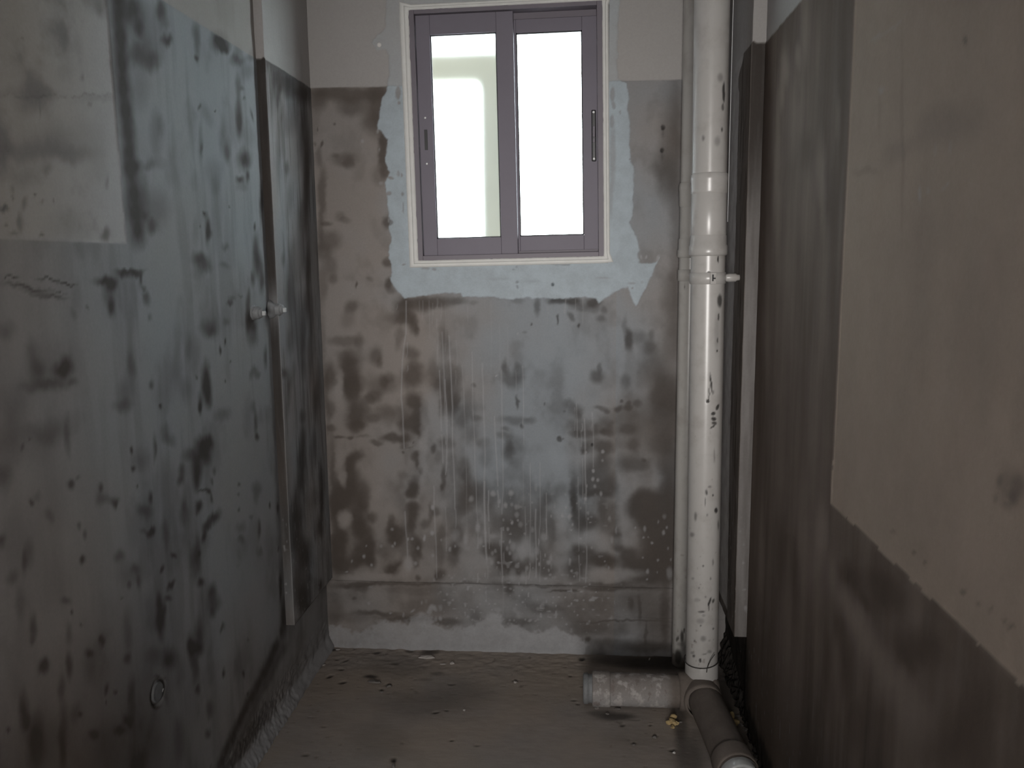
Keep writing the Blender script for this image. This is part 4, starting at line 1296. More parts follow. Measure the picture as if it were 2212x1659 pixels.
MORTAR_EDGE = [(-0.6402,1.984),
(-0.6454,1.968),
(-0.6488,1.96),
(-0.6602,1.949),
(-0.6641,1.925),
(-0.6713,1.9),
(-0.677,1.872),
(-0.6795,1.845),
(-0.6701,1.843),
(-0.6565,1.825),
(-0.6427,1.814),
(-0.6483,1.787),
(-0.6573,1.754),
(-0.6491,1.716),
(-0.6415,1.705),
(-0.6499,1.69),
(-0.6601,1.67),
(-0.661,1.644),
(-0.6553,1.624),
(-0.6531,1.594),
(-0.6496,1.555),
(-0.6522,1.524),
(-0.6457,1.477),
(-0.655,1.438),
(-0.6499,1.399),
(-0.6461,1.368),
(-0.653,1.352),
(-0.6426,1.323),
(-0.6271,1.304),
(-0.6052,1.28),
(-0.5792,1.283),
(-0.5549,1.288),
(-0.5226,1.292),
(-0.4904,1.295),
(-0.4662,1.3),
(-0.4422,1.297),
(-0.4102,1.299),
(-0.4025,1.287),
(-0.3626,1.285),
(-0.3069,1.286),
(-0.2752,1.28),
(-0.2277,1.276),
(-0.1882,1.281),
(-0.1646,1.277),
(-0.1252,1.28),
(-0.06554,1.275),
(-0.02327,1.279),
(0.004833,1.284),
(0.03134,1.28),
(0.05161,1.274),
(0.06101,1.26),
(0.07805,1.275),
(0.1167,1.298),
(0.1398,1.311),
(0.1598,1.314),
(0.1663,1.287),
(0.1789,1.259),
(0.1867,1.251),
(0.1988,1.275),
(0.2123,1.305),
(0.2289,1.336),
(0.2422,1.367),
(0.26,1.411),
(0.251,1.396),
(0.2419,1.393),
(0.2006,1.39),
(0.1928,1.403),
(0.1939,1.436),
(0.1843,1.479),
(0.1687,1.505),
(0.1608,1.528),
(0.1697,1.555),
(0.1709,1.588),
(0.1733,1.648),
(0.1727,1.707),
(0.1619,1.73),
(0.1585,1.767),
(0.1612,1.796),
(0.1592,1.855),
(0.1498,1.891),
(0.1555,1.927),
(0.1446,1.971),
(0.1191,1.986),
(0.1149,2.144),
(0.1312,2.312),
(-0.6284,2.34),
(-0.6424,2.197),
(-0.6419,2.168),
(-0.6865,2.133),
(-0.69,2.123),
(-0.6707,2.096),
(-0.6394,2.103),
(-0.6318,2.051)]
SALT_EDGE = [(-0.9608,0.06245),
(-0.8901,0.08241),
(-0.8394,0.04776),
(-0.7692,0.0677),
(-0.7161,0.105),
(-0.6513,0.08883),
(-0.5868,0.1262),
(-0.551,0.1218),
(-0.5279,0.09214),
(-0.4516,0.0764),
(-0.3746,0.114),
(-0.2982,0.1513),
(-0.2736,0.1025),
(-0.1899,0.08003),
(-0.08967,0.08631),
(-0.02316,0.07405),
(0.006755,0.04316),
(0.01687,-0.03093),
(-0.9665,-0.06131)]
BACK_DRIPS = [([(-0.5989,1.272),(-0.6039,1.161),(-0.6097,1.128),(-0.6182,1.064),(-0.6236,0.9953),(-0.6271,0.933),(-0.6228,0.8587),(-0.6226,0.7538)],0.002551,0.75),
([(-0.5999,1.128),(-0.5999,1.103),(-0.6031,1.077)],0.001606,0.5),
([(-0.6007,1.047),(-0.6002,1.038),(-0.6029,1.028)],0.001613,0.5),
([(-0.6301,1.26),(-0.6303,1.252),(-0.6338,1.244)],0.001597,0.4),
([(-0.5424,1.272),(-0.5425,1.24),(-0.5457,1.208)],0.001592,0.4),
([(-0.5199,1.272),(-0.5191,1.208),(-0.5215,1.144)],0.001432,0.3),
([(-0.4907,1.28),(-0.4903,1.264),(-0.4931,1.248)],0.001748,0.5),
([(-0.4941,1.208),(-0.4936,1.128),(-0.4963,1.047)],0.001754,0.4),
([(-0.4774,1.163),(-0.4736,1.013),(-0.473,0.8594)],0.002557,0.55),
([(-0.473,0.8594),(-0.4716,0.814),(-0.4734,0.7683)],0.001947,0.55),
([(-0.4902,1.031),(-0.4878,0.9252),(-0.4887,0.818)],0.002414,0.65),
([(-0.4875,0.8014),(-0.4843,0.7265),(-0.4848,0.7013)],0.002442,0.6),
([(-0.4715,0.9987),(-0.4675,0.8842),(-0.4681,0.7849),(-0.4716,0.7015),(-0.4775,0.6594)],0.002577,0.75),
([(-0.4534,1.152),(-0.4496,1.031),(-0.4475,0.9007),(-0.4491,0.7518),(-0.4459,0.6681),(-0.4455,0.5328)],0.002556,0.75),
([(-0.4624,1.256),(-0.4634,1.176),(-0.4676,1.096)],0.001431,0.3),
([(-0.4296,1.136),(-0.4265,1.092),(-0.4266,1.047)],0.001598,0.35),
([(-0.4334,1.031),(-0.4323,1.007),(-0.4344,0.9825)],0.001446,0.35),
([(-0.4104,1.047),(-0.4056,0.9581),(-0.4041,0.868)],0.001765,0.45),
([(-0.4041,0.868),(-0.4028,0.635),(-0.4048,0.3964)],0.001618,0.35),
([(-0.374,1.096),(-0.3755,0.9173),(-0.3716,0.769),(-0.3693,0.6185),(-0.3664,0.4999)],0.002078,0.55),
([(-0.3664,0.4999),(-0.3648,0.4444),(-0.3666,0.3885)],0.002305,0.6),
([(-0.3682,0.2932),(-0.3668,0.2775),(-0.3687,0.2618)],0.002661,0.85),
([(-0.3392,1.055),(-0.3382,0.9174),(-0.3348,0.7194),(-0.3413,0.6188),(-0.3409,0.5428)],0.0032,0.6),
([(-0.3394,0.6357),(-0.3409,0.5428),(-0.339,0.4491),(-0.3367,0.3804)],0.004249,0.95),
([(-0.3373,0.4491),(-0.3367,0.3804),(-0.3339,0.3494)],0.004618,0.95),
([(-0.3339,0.3494),(-0.3311,0.3131),(-0.3317,0.2766)],0.001657,0.5),
([(-0.3235,0.6022),(-0.326,0.543),(-0.3251,0.492)],0.003273,0.85),
([(-0.3255,0.4664),(-0.3236,0.4279),(-0.325,0.3892)],0.001977,0.6),
([(-0.3,0.8685),(-0.2979,0.7861),(-0.2941,0.7031),(-0.292,0.6194)],0.002259,0.75),
([(-0.2922,0.6026),(-0.2893,0.5731),(-0.2897,0.5435)],0.002616,0.7),
([(-0.2736,1.031),(-0.2734,0.9177),(-0.2721,0.7698),(-0.2741,0.6028),(-0.2785,0.5182)],0.002079,0.6),
([(-0.2808,0.4671),(-0.2819,0.3814),(-0.2795,0.3037),(-0.28,0.2638)],0.002961,0.85),
([(-0.28,0.2638),(-0.2783,0.2009),(-0.2799,0.1377)],0.003656,0.25),
([(-0.278,1.191),(-0.2774,1.111),(-0.28,1.031)],0.001904,0.25),
([(-0.2239,1.031),(-0.2227,0.9908),(-0.2247,0.9503)],0.001597,0.35),
([(-0.1997,1.047),(-0.1982,0.9463),(-0.1999,0.8444)],0.001913,0.6),
([(-0.1999,0.8444),(-0.1978,0.8074),(-0.199,0.7703)],0.00145,0.4),
([(-0.196,0.5448),(-0.1935,0.4558),(-0.1943,0.3659)],0.001962,0.55),
([(-0.1947,0.3142),(-0.1933,0.2865),(-0.1952,0.2587)],0.002481,0.8),
([(-0.1768,0.7042),(-0.1771,0.4518),(-0.1813,0.3317)],0.001945,0.55),
([(-0.1584,0.5369),(-0.1589,0.4691),(-0.1577,0.4009),(-0.1585,0.2838)],0.002614,0.85),
([(-0.1779,0.3404),(-0.1798,0.3101),(-0.185,0.2797)],0.002476,0.7),
([(-0.1427,0.7045),(-0.1423,0.5033),(-0.1478,0.4011)],0.001944,0.5),
([(-0.1477,0.4267),(-0.1461,0.4182),(-0.1478,0.4096)],0.003285,0.9),
([(-0.1206,0.5963),(-0.1192,0.5501),(-0.121,0.5036)],0.00179,0.6),
([(-0.121,0.5036),(-0.1197,0.4357),(-0.123,0.4271)],0.002452,0.9),
([(-0.143,0.384),(-0.1425,0.3256),(-0.1453,0.2667)],0.001646,0.5),
([(-0.05144,1.275),(-0.05225,1.252),(-0.05621,1.229)],0.003138,0.5),
([(-0.01858,1.276),(-0.01701,1.257),(-0.01857,1.237)],0.001567,0.4),
([(0.006406,1.276),(0.00804,1.233),(0.006546,1.19)],0.001566,0.35),
([(-0.01528,0.9185),(-0.01206,0.8576),(-0.01202,0.7963)],0.001596,0.55),
([(-0.02005,0.9023),(-0.01844,0.8616),(-0.02003,0.8208)],0.001438,0.4),
([(0.003916,0.8455),(0.005533,0.8316),(0.003957,0.8177)],0.001922,0.7),
([(0.01186,0.8618),(0.01527,0.7555),(0.0154,0.6895),(0.0188,0.6064),(0.01725,0.5763)],0.003199,0.75),
([(0.01886,0.5763),(0.02067,0.4906),(0.01924,0.4041)],0.001623,0.35),
([(0.02087,0.4041),(0.02102,0.3375),(0.01789,0.2703)],0.002618,0.7),
([(-0.008699,0.6561),(-0.006981,0.5391),(-0.006843,0.3866)],0.001779,0.45),
([(-0.006828,0.3695),(-0.003508,0.3224),(-0.003457,0.2751)],0.002297,0.65),
([(0.04044,0.8863),(0.04396,0.7885),(0.04431,0.6898)],0.001916,0.5),
([(0.03726,0.8863),(0.03976,0.8538),(0.03907,0.8212)],0.001597,0.4),
([(0.005702,0.7225),(0.008232,0.6496),(0.007546,0.5762)],0.001772,0.6),
([(0.0007566,0.821),(0.003194,0.7923),(0.002434,0.7636)],0.001604,0.5),
([(-0.6263,0.5217),(-0.6264,0.4615),(-0.6231,0.4011),(-0.6213,0.349)],0.002982,0.7),
([(-0.6213,0.349),(-0.6198,0.3403),(-0.6218,0.3315)],0.005012,0.5),
([(-0.52,0.6167),(-0.52,0.5488),(-0.5192,0.4461),(-0.5171,0.3943),(-0.5166,0.276)],0.002631,0.65),
([(-0.4802,0.5408),(-0.4779,0.4596),(-0.4789,0.3777)],0.001813,0.5),
([(-0.4438,0.5328),(-0.4428,0.4987),(-0.4452,0.4645)],0.002142,0.55),
([(-0.5553,1.272),(-0.5544,1.248),(-0.5566,1.224)],0.001433,0.3),
([(-0.5072,1.264),(-0.5073,1.228),(-0.5106,1.192)],0.001432,0.3),
([(-0.4783,1.264),(-0.4773,1.236),(-0.4796,1.208)],0.001431,0.35),
([(-0.3871,1.255),(-0.3861,1.223),(-0.3883,1.192)],0.001428,0.25),
([(-0.2012,0.704),(-0.2003,0.6205),(-0.2027,0.5363)],0.00146,0.3),
([(-0.1142,1.269),(-0.1128,1.23),(-0.1146,1.19)],0.001415,0.25),
([(-0.3071,1.27),(-0.3065,1.151),(-0.309,1.031)],0.001898,0.2),
([(-0.2525,1.191),(-0.251,1.111),(-0.2528,1.031)],0.001902,0.18)]
CHIPS = [(-0.5491,2.7618,0.0598,0.0216,-12,'pale','long pale plaster flake lying near the middle of the back wall foot'),
(-0.4830,2.7173,0.0212,0.0098,5,'pale','thin crescent plaster chip lying beside the long pale flake'),
(-0.4509,2.7227,0.0196,0.0147,0,'pale','small round plaster crumb next to the thin crescent chip'),
(-0.6954,2.5769,0.0438,0.0203,15,'grey','broad grey mortar chunk in a dark pit on the floor'),
(-0.6397,2.5495,0.0186,0.0108,-30,'grey','small grey mortar chip beside the broad mortar chunk'),
(-0.6543,2.5124,0.0107,0.0092,0,'grey','tiny grey crumb in front of the broad mortar chunk'),
(-0.2186,2.6034,0.0109,0.0140,60,'pale','narrow upright whitish crumb alone in the middle of the floor'),
(-0.5243,2.1163,0.0117,0.0130,20,'grey','grey pebble casting a dark shadow at the near edge of floor'),
(-0.3656,2.4192,0.0073,0.0088,0,'pale','lone pale pebble on the open floor left of pipes'),
(0.2194,2.3047,0.0124,0.0110,10,'grey','rounded grey pebble in a pit in front of capped pipe'),
(0.1555,2.2624,0.0081,0.0068,0,'grey','tiny grey pebble nearest in front of the capped pipe'),
(0.2682,2.2304,0.0080,0.0080,0,'white','tiny bright white pebble beside the pipe running forward'),
(0.0514,2.4566,0.0190,0.0132,-10,'grey','grey stone just under the capped end of floor pipe'),
(0.1184,2.4581,0.0219,0.0117,5,'grey','flat grey stone tucked under the middle of the floor pipe'),
(0.0840,2.4261,0.0145,0.0087,25,'grey','small dull stone in the dark hollow below capped pipe'),
(0.2443,2.7995,0.0049,0.0181,20,'pale','thin pale splinter standing in the dark patch behind floor pipe'),
(0.3238,2.4629,0.0116,0.0146,-20,'white','small white chip wedged at the left of the pipe elbow'),
(0.4868,2.4410,0.0201,0.0115,-10,'grey','bluish grey shard lying right of the forward pipe'),
(0.4898,2.3892,0.0169,0.0141,15,'grey','lumpy mortar crumb at the foot of the right wall'),
(0.4974,2.3645,0.0223,0.0125,-30,'grey','larger mortar lump nearest at the foot of right wall'),
(0.3055,2.3928,0.0113,0.0071,0,'grey','small grey crumb against the left flank of forward pipe'),
(0.4693,2.2527,0.0080,0.0067,40,'dark','dark crumb between the forward pipe and right wall'),
(-0.8867,2.8025,0.0170,0.0068,-15,'pale','whitish scrap caught in the back left floor corner'),
(-0.9020,2.6849,0.0131,0.0065,-50,'pale','whitish crumb along the left wall foot')]

# ------------------------------------------------------------------ helpers
rng = np.random.default_rng(7)


def sstep(x):
    x = np.clip(x, 0, 1)
    return x * x * (3 - 2 * x)


def vnoise(U, V, su, sv, seed):
    r = np.random.default_rng(seed)
    a = U / su
    b = V / sv
    a0 = math.floor(a.min()) - 1
    b0 = math.floor(b.min()) - 1
    lat = r.random((int(a.max() - a0) + 3, int(b.max() - b0) + 3))
    ia = np.floor(a).astype(int)
    ib = np.floor(b).astype(int)
    fa = sstep(a - ia)
    fb = sstep(b - ib)
    ia -= a0
    ib -= b0
    return (lat[ia, ib] * (1 - fa) * (1 - fb) + lat[ia + 1, ib] * fa * (1 - fb)
            + lat[ia, ib + 1] * (1 - fa) * fb + lat[ia + 1, ib + 1] * fa * fb) * 2 - 1


def fbm(U, V, su, sv, seed, octaves=4):
    t = 0
    amp = 1.0
    tot = 0
    for k in range(octaves):
        t = t + amp * vnoise(U, V, su / 2 ** k, sv / 2 ** k, seed + 17 * k)
        tot += amp
        amp *= .55
    return t / tot


def stain(us, vs, Uw, Vw, rows, f, blur=1.0):
    """Lay the surveyed ellipses over the field f (0..1); negative strength cleans."""
    for pas in (0, 1):
        for (u, v, a, b, c, amp, soft) in rows:
            if (amp < 0) != (pas == 1):
                continue
            soft = min(.95, soft * blur)
            det = max(a * c - b * b, 1e-9)
            R = (1 + soft) * 1.15
            du = R * math.sqrt(c / det) + .012
            dv = R * math.sqrt(a / det) + .012
            i0, i1 = np.searchsorted(us, (u - du, u + du))
            j0, j1 = np.searchsorted(vs, (v - dv, v + dv))
            if i0 >= i1 or j0 >= j1:
                continue
            x = Uw[i0:i1, j0:j1] - u
            y = Vw[i0:i1, j0:j1] - v
            r = np.sqrt(np.maximum(a * x * x + 2 * b * x * y + c * y * y, 0))
            w = 1 - sstep((r - (1 - soft)) / (2 * soft))
            if amp > 0:
                f[i0:i1, j0:j1] = 1 - (1 - f[i0:i1, j0:j1]) * (1 - amp * w)
            else:
                f[i0:i1, j0:j1] *= 1 + amp * w
    return f


def poly_sd(U, V, pts):
    """Signed distance to a closed outline, negative inside."""
    P = np.array(pts)
    Q = np.roll(P, -1, 0)
    best = np.full(U.shape, 1e9)
    inside = np.zeros(U.shape, bool)
    for (ax, ay), (bx, by) in zip(P, Q):
        ex, ey = bx - ax, by - ay
        t = np.clip(((U - ax) * ex + (V - ay) * ey) / (ex * ex + ey * ey + 1e-12), 0, 1)
        d = (U - ax - t * ex) ** 2 + (V - ay - t * ey) ** 2
        best = np.minimum(best, d)
        if by != ay:
            cr = ((ay > V) != (by > V)) & (U < (V - ay) * ex / ey + ax)
            inside ^= cr
    d = np.sqrt(best)
    return np.where(inside, -d, d)


def draw_lines(us, vs, U, V, rows, f):
    for pts, w, b in rows:
        for (ax, ay), (bx, by) in zip(pts, pts[1:]):
            i0, i1 = np.searchsorted(us, (min(ax, bx) - .008, max(ax, bx) + .008))
            j0, j1 = np.searchsorted(vs, (min(ay, by) - .004, max(ay, by) + .004))
            if i0 >= i1 or j0 >= j1:
                continue
            x = U[i0:i1, j0:j1]
            y = V[i0:i1, j0:j1]
            ex, ey = bx - ax, by - ay
            t = np.clip(((x - ax) * ex + (y - ay) * ey) / (ex * ex + ey * ey + 1e-12), 0, 1)
            d = np.sqrt((x - ax - t * ex) ** 2 + (y - ay - t * ey) ** 2)
            k = b * (1 - sstep(d / (w + .0012)))
            f[i0:i1, j0:j1] = np.maximum(f[i0:i1, j0:j1], k)
    return f


def link_mesh(name, co, quads, mat, parent=None, loc=None, attrs=None, smooth=True, tris=None):
    """One mesh object from numpy vertices and quads (and optional extra polygons)."""
    me = bpy.data.meshes.new(name)
    co = np.asarray(co, np.float32).reshape(-1, 3)
    quads = np.asarray(quads, np.int32).reshape(-1, 4)
    extra = tris or []
    nl = quads.size + sum(len(t) for t in extra)
    me.vertices.add(len(co))
    me.vertices.foreach_set('co', co.ravel())
    me.loops.add(nl)
    idx = np.concatenate([quads.ravel()] + [np.array(t, np.int32) for t in extra]).astype(np.int32)
    me.loops.foreach_set('vertex_index', idx)
    npoly = len(quads) + len(extra)
    me.polygons.add(npoly)
    tot = np.array([4] * len(quads) + [len(t) for t in extra], np.int32)
    st = np.concatenate([[0], np.cumsum(tot)[:-1]]).astype(np.int32)
    me.polygons.foreach_set('loop_start', st)
    me.polygons.foreach_set('loop_total', tot)
    me.polygons.foreach_set('use_smooth', np.full(npoly, smooth))
    me.update(calc_edges=True)
    for k, arr in (attrs or {}).items():
        a = me.attributes.new(k, 'FLOAT_COLOR', 'POINT')
        full = np.zeros((len(co), 4), np.float32)
        full[:len(arr)] = arr
        a.data.foreach_set('color', full.ravel())
    me.validate()
    if mat:
        me.materials.append(mat)
    o = bpy.data.objects.new(name, me)
    COL.objects.link(o)
    if parent:
        o.parent = parent
    if loc:
        o.location = loc
    return o


def grid_quads(nu, nv, keep=None, flip=False):
    i = np.arange(nu * nv).reshape(nu, nv)
    q = np.stack([i[:-1, :-1], i[1:, :-1], i[1:, 1:], i[:-1, 1:]], -1)
    if flip:
        q = q[..., ::-1]
    return q[keep] if keep is not None else q.reshape(-1, 4)


BOXQ = [(0, 3, 2, 1), (4, 5, 6, 7), (0, 1, 5, 4), (1, 2, 6, 5), (2, 3, 7, 6), (3, 0, 4, 7)]


def box_vq(x0, x1, y0, y1, z0, z1, base=0):
    v = [(x0, y0, z0), (x1, y0, z0), (x1, y1, z0), (x0, y1, z0), (x0, y0, z1), (x1, y0, z1), (x1, y1, z1), (x0, y1, z1)]
    return v, [tuple(i + base for i in q) for q in BOXQ]


def bevel(o, w, seg=2):
    m = o.modifiers.new('edge', 'BEVEL')
    m.width = w
    m.segments = seg
    m.limit_method = 'ANGLE'
    return o


def box(name, x0, x1, y0, y1, z0, z1, mat, parent=None, bev=.001):
    v, q = box_vq(x0, x1, y0, y1, z0, z1)
    o = link_mesh(name, v, q, mat, parent, smooth=False)
    if bev:
        bevel(o, bev)
    return o


def boxes(name, lst, mat, parent=None, bev=.001):
    V, Q = [], []
    for b in lst:
        v, q = box_vq(*b, base=len(V))
        V += v
        Q += q
    o = link_mesh(name, V, Q, mat, parent, smooth=False)
    if bev:
        bevel(o, bev)
    return o


def lathe(name, prof, mat, parent=None, seg=48, M=None, wob=0, seed=1, loc=None):
    """Revolve (r, z) points about z, then place with matrix M."""
    r = random.Random(seed)
    V, Q = [], []
    n = len(prof)
    for k in range(seg):
        a = 2 * math.pi * k / seg
        for (rad, z) in prof:
            rr = rad * (1 + wob * (r.random() - .5)) if rad > 1e-6 else 0
            p = Vector((rr * math.cos(a), rr * math.sin(a), z + (wob * .3 * rad * (r.random() - .5) if rad > 1e-6 else 0)))
            V.append(tuple(M @ p) if M else tuple(p))
    for k in range(seg):
        k2 = (k + 1) % seg
        for i in range(n - 1):
            Q.append((k * n + i, k2 * n + i, k2 * n + i + 1, k * n + i + 1))
    return link_mesh(name, V, Q, mat, parent, loc=loc)


def tube(name, pts, rad, mat, parent=None, seg=8):
    V, Q = [], []
    P = [Vector(p) for p in pts]
    n = len(P)
    for i, p in enumerate(P):
        t = (P[min(i + 1, n - 1)] - P[max(i - 1, 0)]).normalized()
        a = t.orthogonal().normalized() if i == 0 else (a - t * a.dot(t)).normalized()
        b = t.cross(a)
        for k in range(seg):
            an = 2 * math.pi * k / seg
            V.append(tuple(p + (a * math.cos(an) + b * math.sin(an)) * rad))
    for i in range(n - 1):
        for k in range(seg):
            k2 = (k + 1) % seg
            Q.append((i * seg + k, i * seg + k2, (i + 1) * seg + k2, (i + 1) * seg + k))
    caps = [tuple(range(seg))[::-1], tuple((n - 1) * seg + k for k in range(seg))]
    return link_mesh(name, V, Q, mat, parent, tris=caps)


def lump(name, rx, ry, rz, mat, seed, parent=None, loc=None, rough=.3, nu=14, nv=9):
    """Irregular rounded stone; base sits at z=0."""
    r = np.random.default_rng(seed)
    th = np.linspace(0, 2 * np.pi, nu, endpoint=False)
    ph = np.linspace(0, np.pi, nv)
    ks = r.normal(size=(6, 3)) * 2.2
    off = r.random(6) * 6
    V = []
    for t in th:
        for p in ph:
            d = np.array([math.sin(p) * math.cos(t), math.sin(p) * math.sin(t), math.cos(p)])
            w = 1 + rough * sum(math.sin(ks[i].dot(d) + off[i]) for i in range(6)) / 3.5
            V.append((d[0] * rx * w, d[1] * ry * w, d[2] * rz * w))
    V = np.array(V)
    V[:, 2] -= V[:, 2].min()
    V[:, 2] *= 1
    Q = []
    for i in range(nu):
        j = (i + 1) % nu
        for k in range(nv - 1):
            Q.append((i * nv + k, i * nv + k + 1, j * nv + k + 1, j * nv + k))
    return link_mesh(name, V, Q, mat, parent, loc=loc, smooth=False)


def tag(o, label=None, cat=None, group=None, kind=None):
    if label:
        o['label'] = label
    if cat:
        o['category'] = cat
    if group:
        o['group'] = group
    if kind:
        o['kind'] = kind
    return o


def thing(name, loc, label, cat, group=None, rot=None):
    o = bpy.data.objects.new(name, None)
    o.empty_display_size = .05
    COL.objects.link(o)
    o.location = loc
    if rot:
        o.rotation_euler = rot
    return tag(o, label, cat, group)


# ------------------------------------------------------------------ materials
class N:
    def __init__(self, name):
        self.m = bpy.data.materials.new(name)
        self.m.use_nodes = True
        self.t = self.m.node_tree
        self.t.nodes.clear()
        self.out = self.add('ShaderNodeOutputMaterial')

    def add(self, kind, **kw):
        n = self.t.nodes.new(kind)
        for k, v in kw.items():
            if k in n.inputs:
                self.put(n.inputs[k], v)
            else:
                setattr(n, k, v)
        return n

    def put(self, sock, v):
        if hasattr(v, 'is_output') or isinstance(v, bpy.types.NodeSocket):
            self.t.links.new(v, sock)
        else:
            sock.default_value = (*v, 1) if isinstance(v, tuple) and len(v) == 3 and sock.type == 'RGBA' else v

    def noise(self, scale, detail=3, rough=.6, stretch=None, dist=0):
        tc = self.add('ShaderNodeTexCoord')
        src = tc.outputs['Object']
        if stretch:
            mp = self.add('ShaderNodeMapping')
            mp.inputs['Scale'].default_value = stretch
            self.put(mp.inputs['Vector'], src)
            src = mp.outputs['Vector']
        n = self.add('ShaderNodeTexNoise')
        self.put(n.inputs['Vector'], src)
        n.inputs['Scale'].default_value = scale
        n.inputs['Detail'].default_value = detail
        n.inputs['Roughness'].default_value = rough
        n.inputs['Distortion'].default_value = dist
        return n.outputs['Fac']

    def ramp(self, fac, lo, hi):
        r = self.add('ShaderNodeMapRange')
        r.interpolation_type = 'SMOOTHSTEP'
        self.put(r.inputs['Value'], fac)
        r.inputs['From Min'].default_value = lo
        r.inputs['From Max'].default_value = hi
        return r.outputs['Result']

    def math(self, op, a, b=0.0):
        n = self.add('ShaderNodeMath', operation=op)
        self.put(n.inputs[0], a)
        self.put(n.inputs[1], b)
        return n.outputs[0]

    def mix(self, fac, a, b):
        n = self.add('ShaderNodeMix', data_type='RGBA')
        self.put(n.inputs[0], fac)
        self.put(n.inputs[6], a)
        self.put(n.inputs[7], b)
        return n.outputs[2]

    def scale(self, col, fac):
        """multiply a colour by a value"""
        n = self.add('ShaderNodeVectorMath', operation='SCALE')
        self.put(n.inputs[0], col)
        self.put(n.inputs['Scale'], fac)
        return n.outputs[0]

    def bump(self, h, strength, dist=.002):
        b = self.add('ShaderNodeBump')
        b.inputs['Strength'].default_value = strength
        b.inputs['Distance'].default_value = dist
        self.put(b.inputs['Height'], h)
        return b.outputs['Normal']

    def principled(self, color, rough=.7, metal=0., spec=.5, normal=None, **kw):
        p = self.add('ShaderNodeBsdfPrincipled')
        self.put(p.inputs['Base Color'], color)
        self.put(p.inputs['Roughness'], rough)
        self.put(p.inputs['Metallic'], metal)
        self.put(p.inputs['Specular IOR Level'], spec)
        if normal is not None:
            self.put(p.inputs['Normal'], normal)
        for k, v in kw.items():
            self.put(p.inputs[k], v)
        self.put(self.out.inputs['Surface'], p.outputs[0])
        return self.m


def wall_material():
    n = N('cement_coat')
    a = n.add('ShaderNodeAttribute', attribute_name='coat')
    s = n.add('ShaderNodeSeparateColor')
    n.put(s.inputs[0], a.outputs['Color'])
    damp, mortar, paint, bare = s.outputs[0], s.outputs[1], s.outputs[2], a.outputs['Alpha']
    a2 = n.add('ShaderNodeAttribute', attribute_name='salt')
    s2 = n.add('ShaderNodeSeparateColor')
    n.put(s2.inputs[0], a2.outputs['Color'])
    salt, black, blue, rust = s2.outputs[0], s2.outputs[1], s2.outputs[2], a2.outputs['Alpha']
    fine = n.noise(160, 4, .65)
    mid = n.noise(26, 4, .6)
    # dry grey cement, dark cement for damp and painted shade
    dry = n.mix(blue, DRY_WARM, DRY_COOL)
    wet = n.mix(blue, WET_WARM, WET_COOL)
    c = n.mix(n.math('ADD', damp, n.math('MULTIPLY', n.math('SUBTRACT', mid, .5), .10)), dry, wet)
    c = n.mix(bare, c, n.scale(n.mix(damp, n.mix(blue, BARE, BARE2), BARE_DK), n.math('ADD', .92, n.math('MULTIPLY', mid, .16))))
    c = n.mix(paint, c, PAINT)
    c = n.mix(mortar, c, n.mix(n.ramp(mid, .3, .7), MORTAR, MORTAR2))
    tint = n.add('ShaderNodeMix', data_type='RGBA', blend_type='MULTIPLY')
    n.put(tint.inputs[0], rust)
    n.put(tint.inputs[6], c)
    n.put(tint.inputs[7], (1.0, .86, .75))
    c = tint.outputs[2]
    c = n.mix(salt, c, SALT)
    c = n.mix(black, c, (.012, .011, .010))
    c = n.scale(c, n.math('ADD', .90, n.math('MULTIPLY', fine, .20)))
    rough = n.math('SUBTRACT', .90, n.math('MULTIPLY', damp, .06))
    h = n.math('ADD', n.math('MULTIPLY', fine, .5), mid)
    return n.principled(c, rough, 0, .14, n.bump(h, .10, .004))


DRY_WARM, DRY_COOL = (.262, .236, .220), (.258, .280, .302)
WET_WARM, WET_COOL = (.080, .066, .057), (.056, .055, .055)
BARE, BARE2, BARE_DK = (.320, .282, .252), (.410, .418, .430), (.11, .098, .092)
PAINT = (.34, .325, .315)
MORTAR, MORTAR2 = (.375, .425, .462), (.335, .375, .405)
SALT = (.36, .36, .37)
M_WALL = wall_material()


def simple(name, col, rough=.6, metal=0., spec=.5, var=.12, scale=40, bump=.0, **kw):
    n = N(name)
    f = n.noise(scale, 3)
    c = n.scale(n.mix(0.0, col, col), n.math('ADD', 1 - var, n.math('MULTIPLY', f, 2 * var)))
    return n.principled(c, rough, metal, spec, n.bump(f, bump, .003) if bump else None, **kw)


def pvc_material(name, col, dirt_col, film):
    n = N(name)
    a = n.add('ShaderNodeAttribute', attribute_name='dirt')
    s = n.add('ShaderNodeSeparateColor')
    n.put(s.inputs[0], a.outputs['Color'])
    f = n.noise(18, 4, .6)
    c = n.mix(n.math('MULTIPLY', n.ramp(f, .45, .75), film), col, (col[0] * .62, col[1] * .58, col[2] * .55))
    c = n.mix(s.outputs[1], c, (.20, .175, .155))
    c = n.mix(s.outputs[0], c, dirt_col)
    r = n.math('ADD', .28, n.math('MULTIPLY', s.outputs[0], .5))
    r = n.math('ADD', r, n.math('MULTIPLY', s.outputs[1], .3))
    return n.principled(c, r, 0, .5)


M_PVC = pvc_material('white_pvc', (.42, .405, .39), (.035, .032, .030), .35)
M_VENT = pvc_material('aged_white_pvc', (.40, .385, .365), (.05, .045, .04), .4)


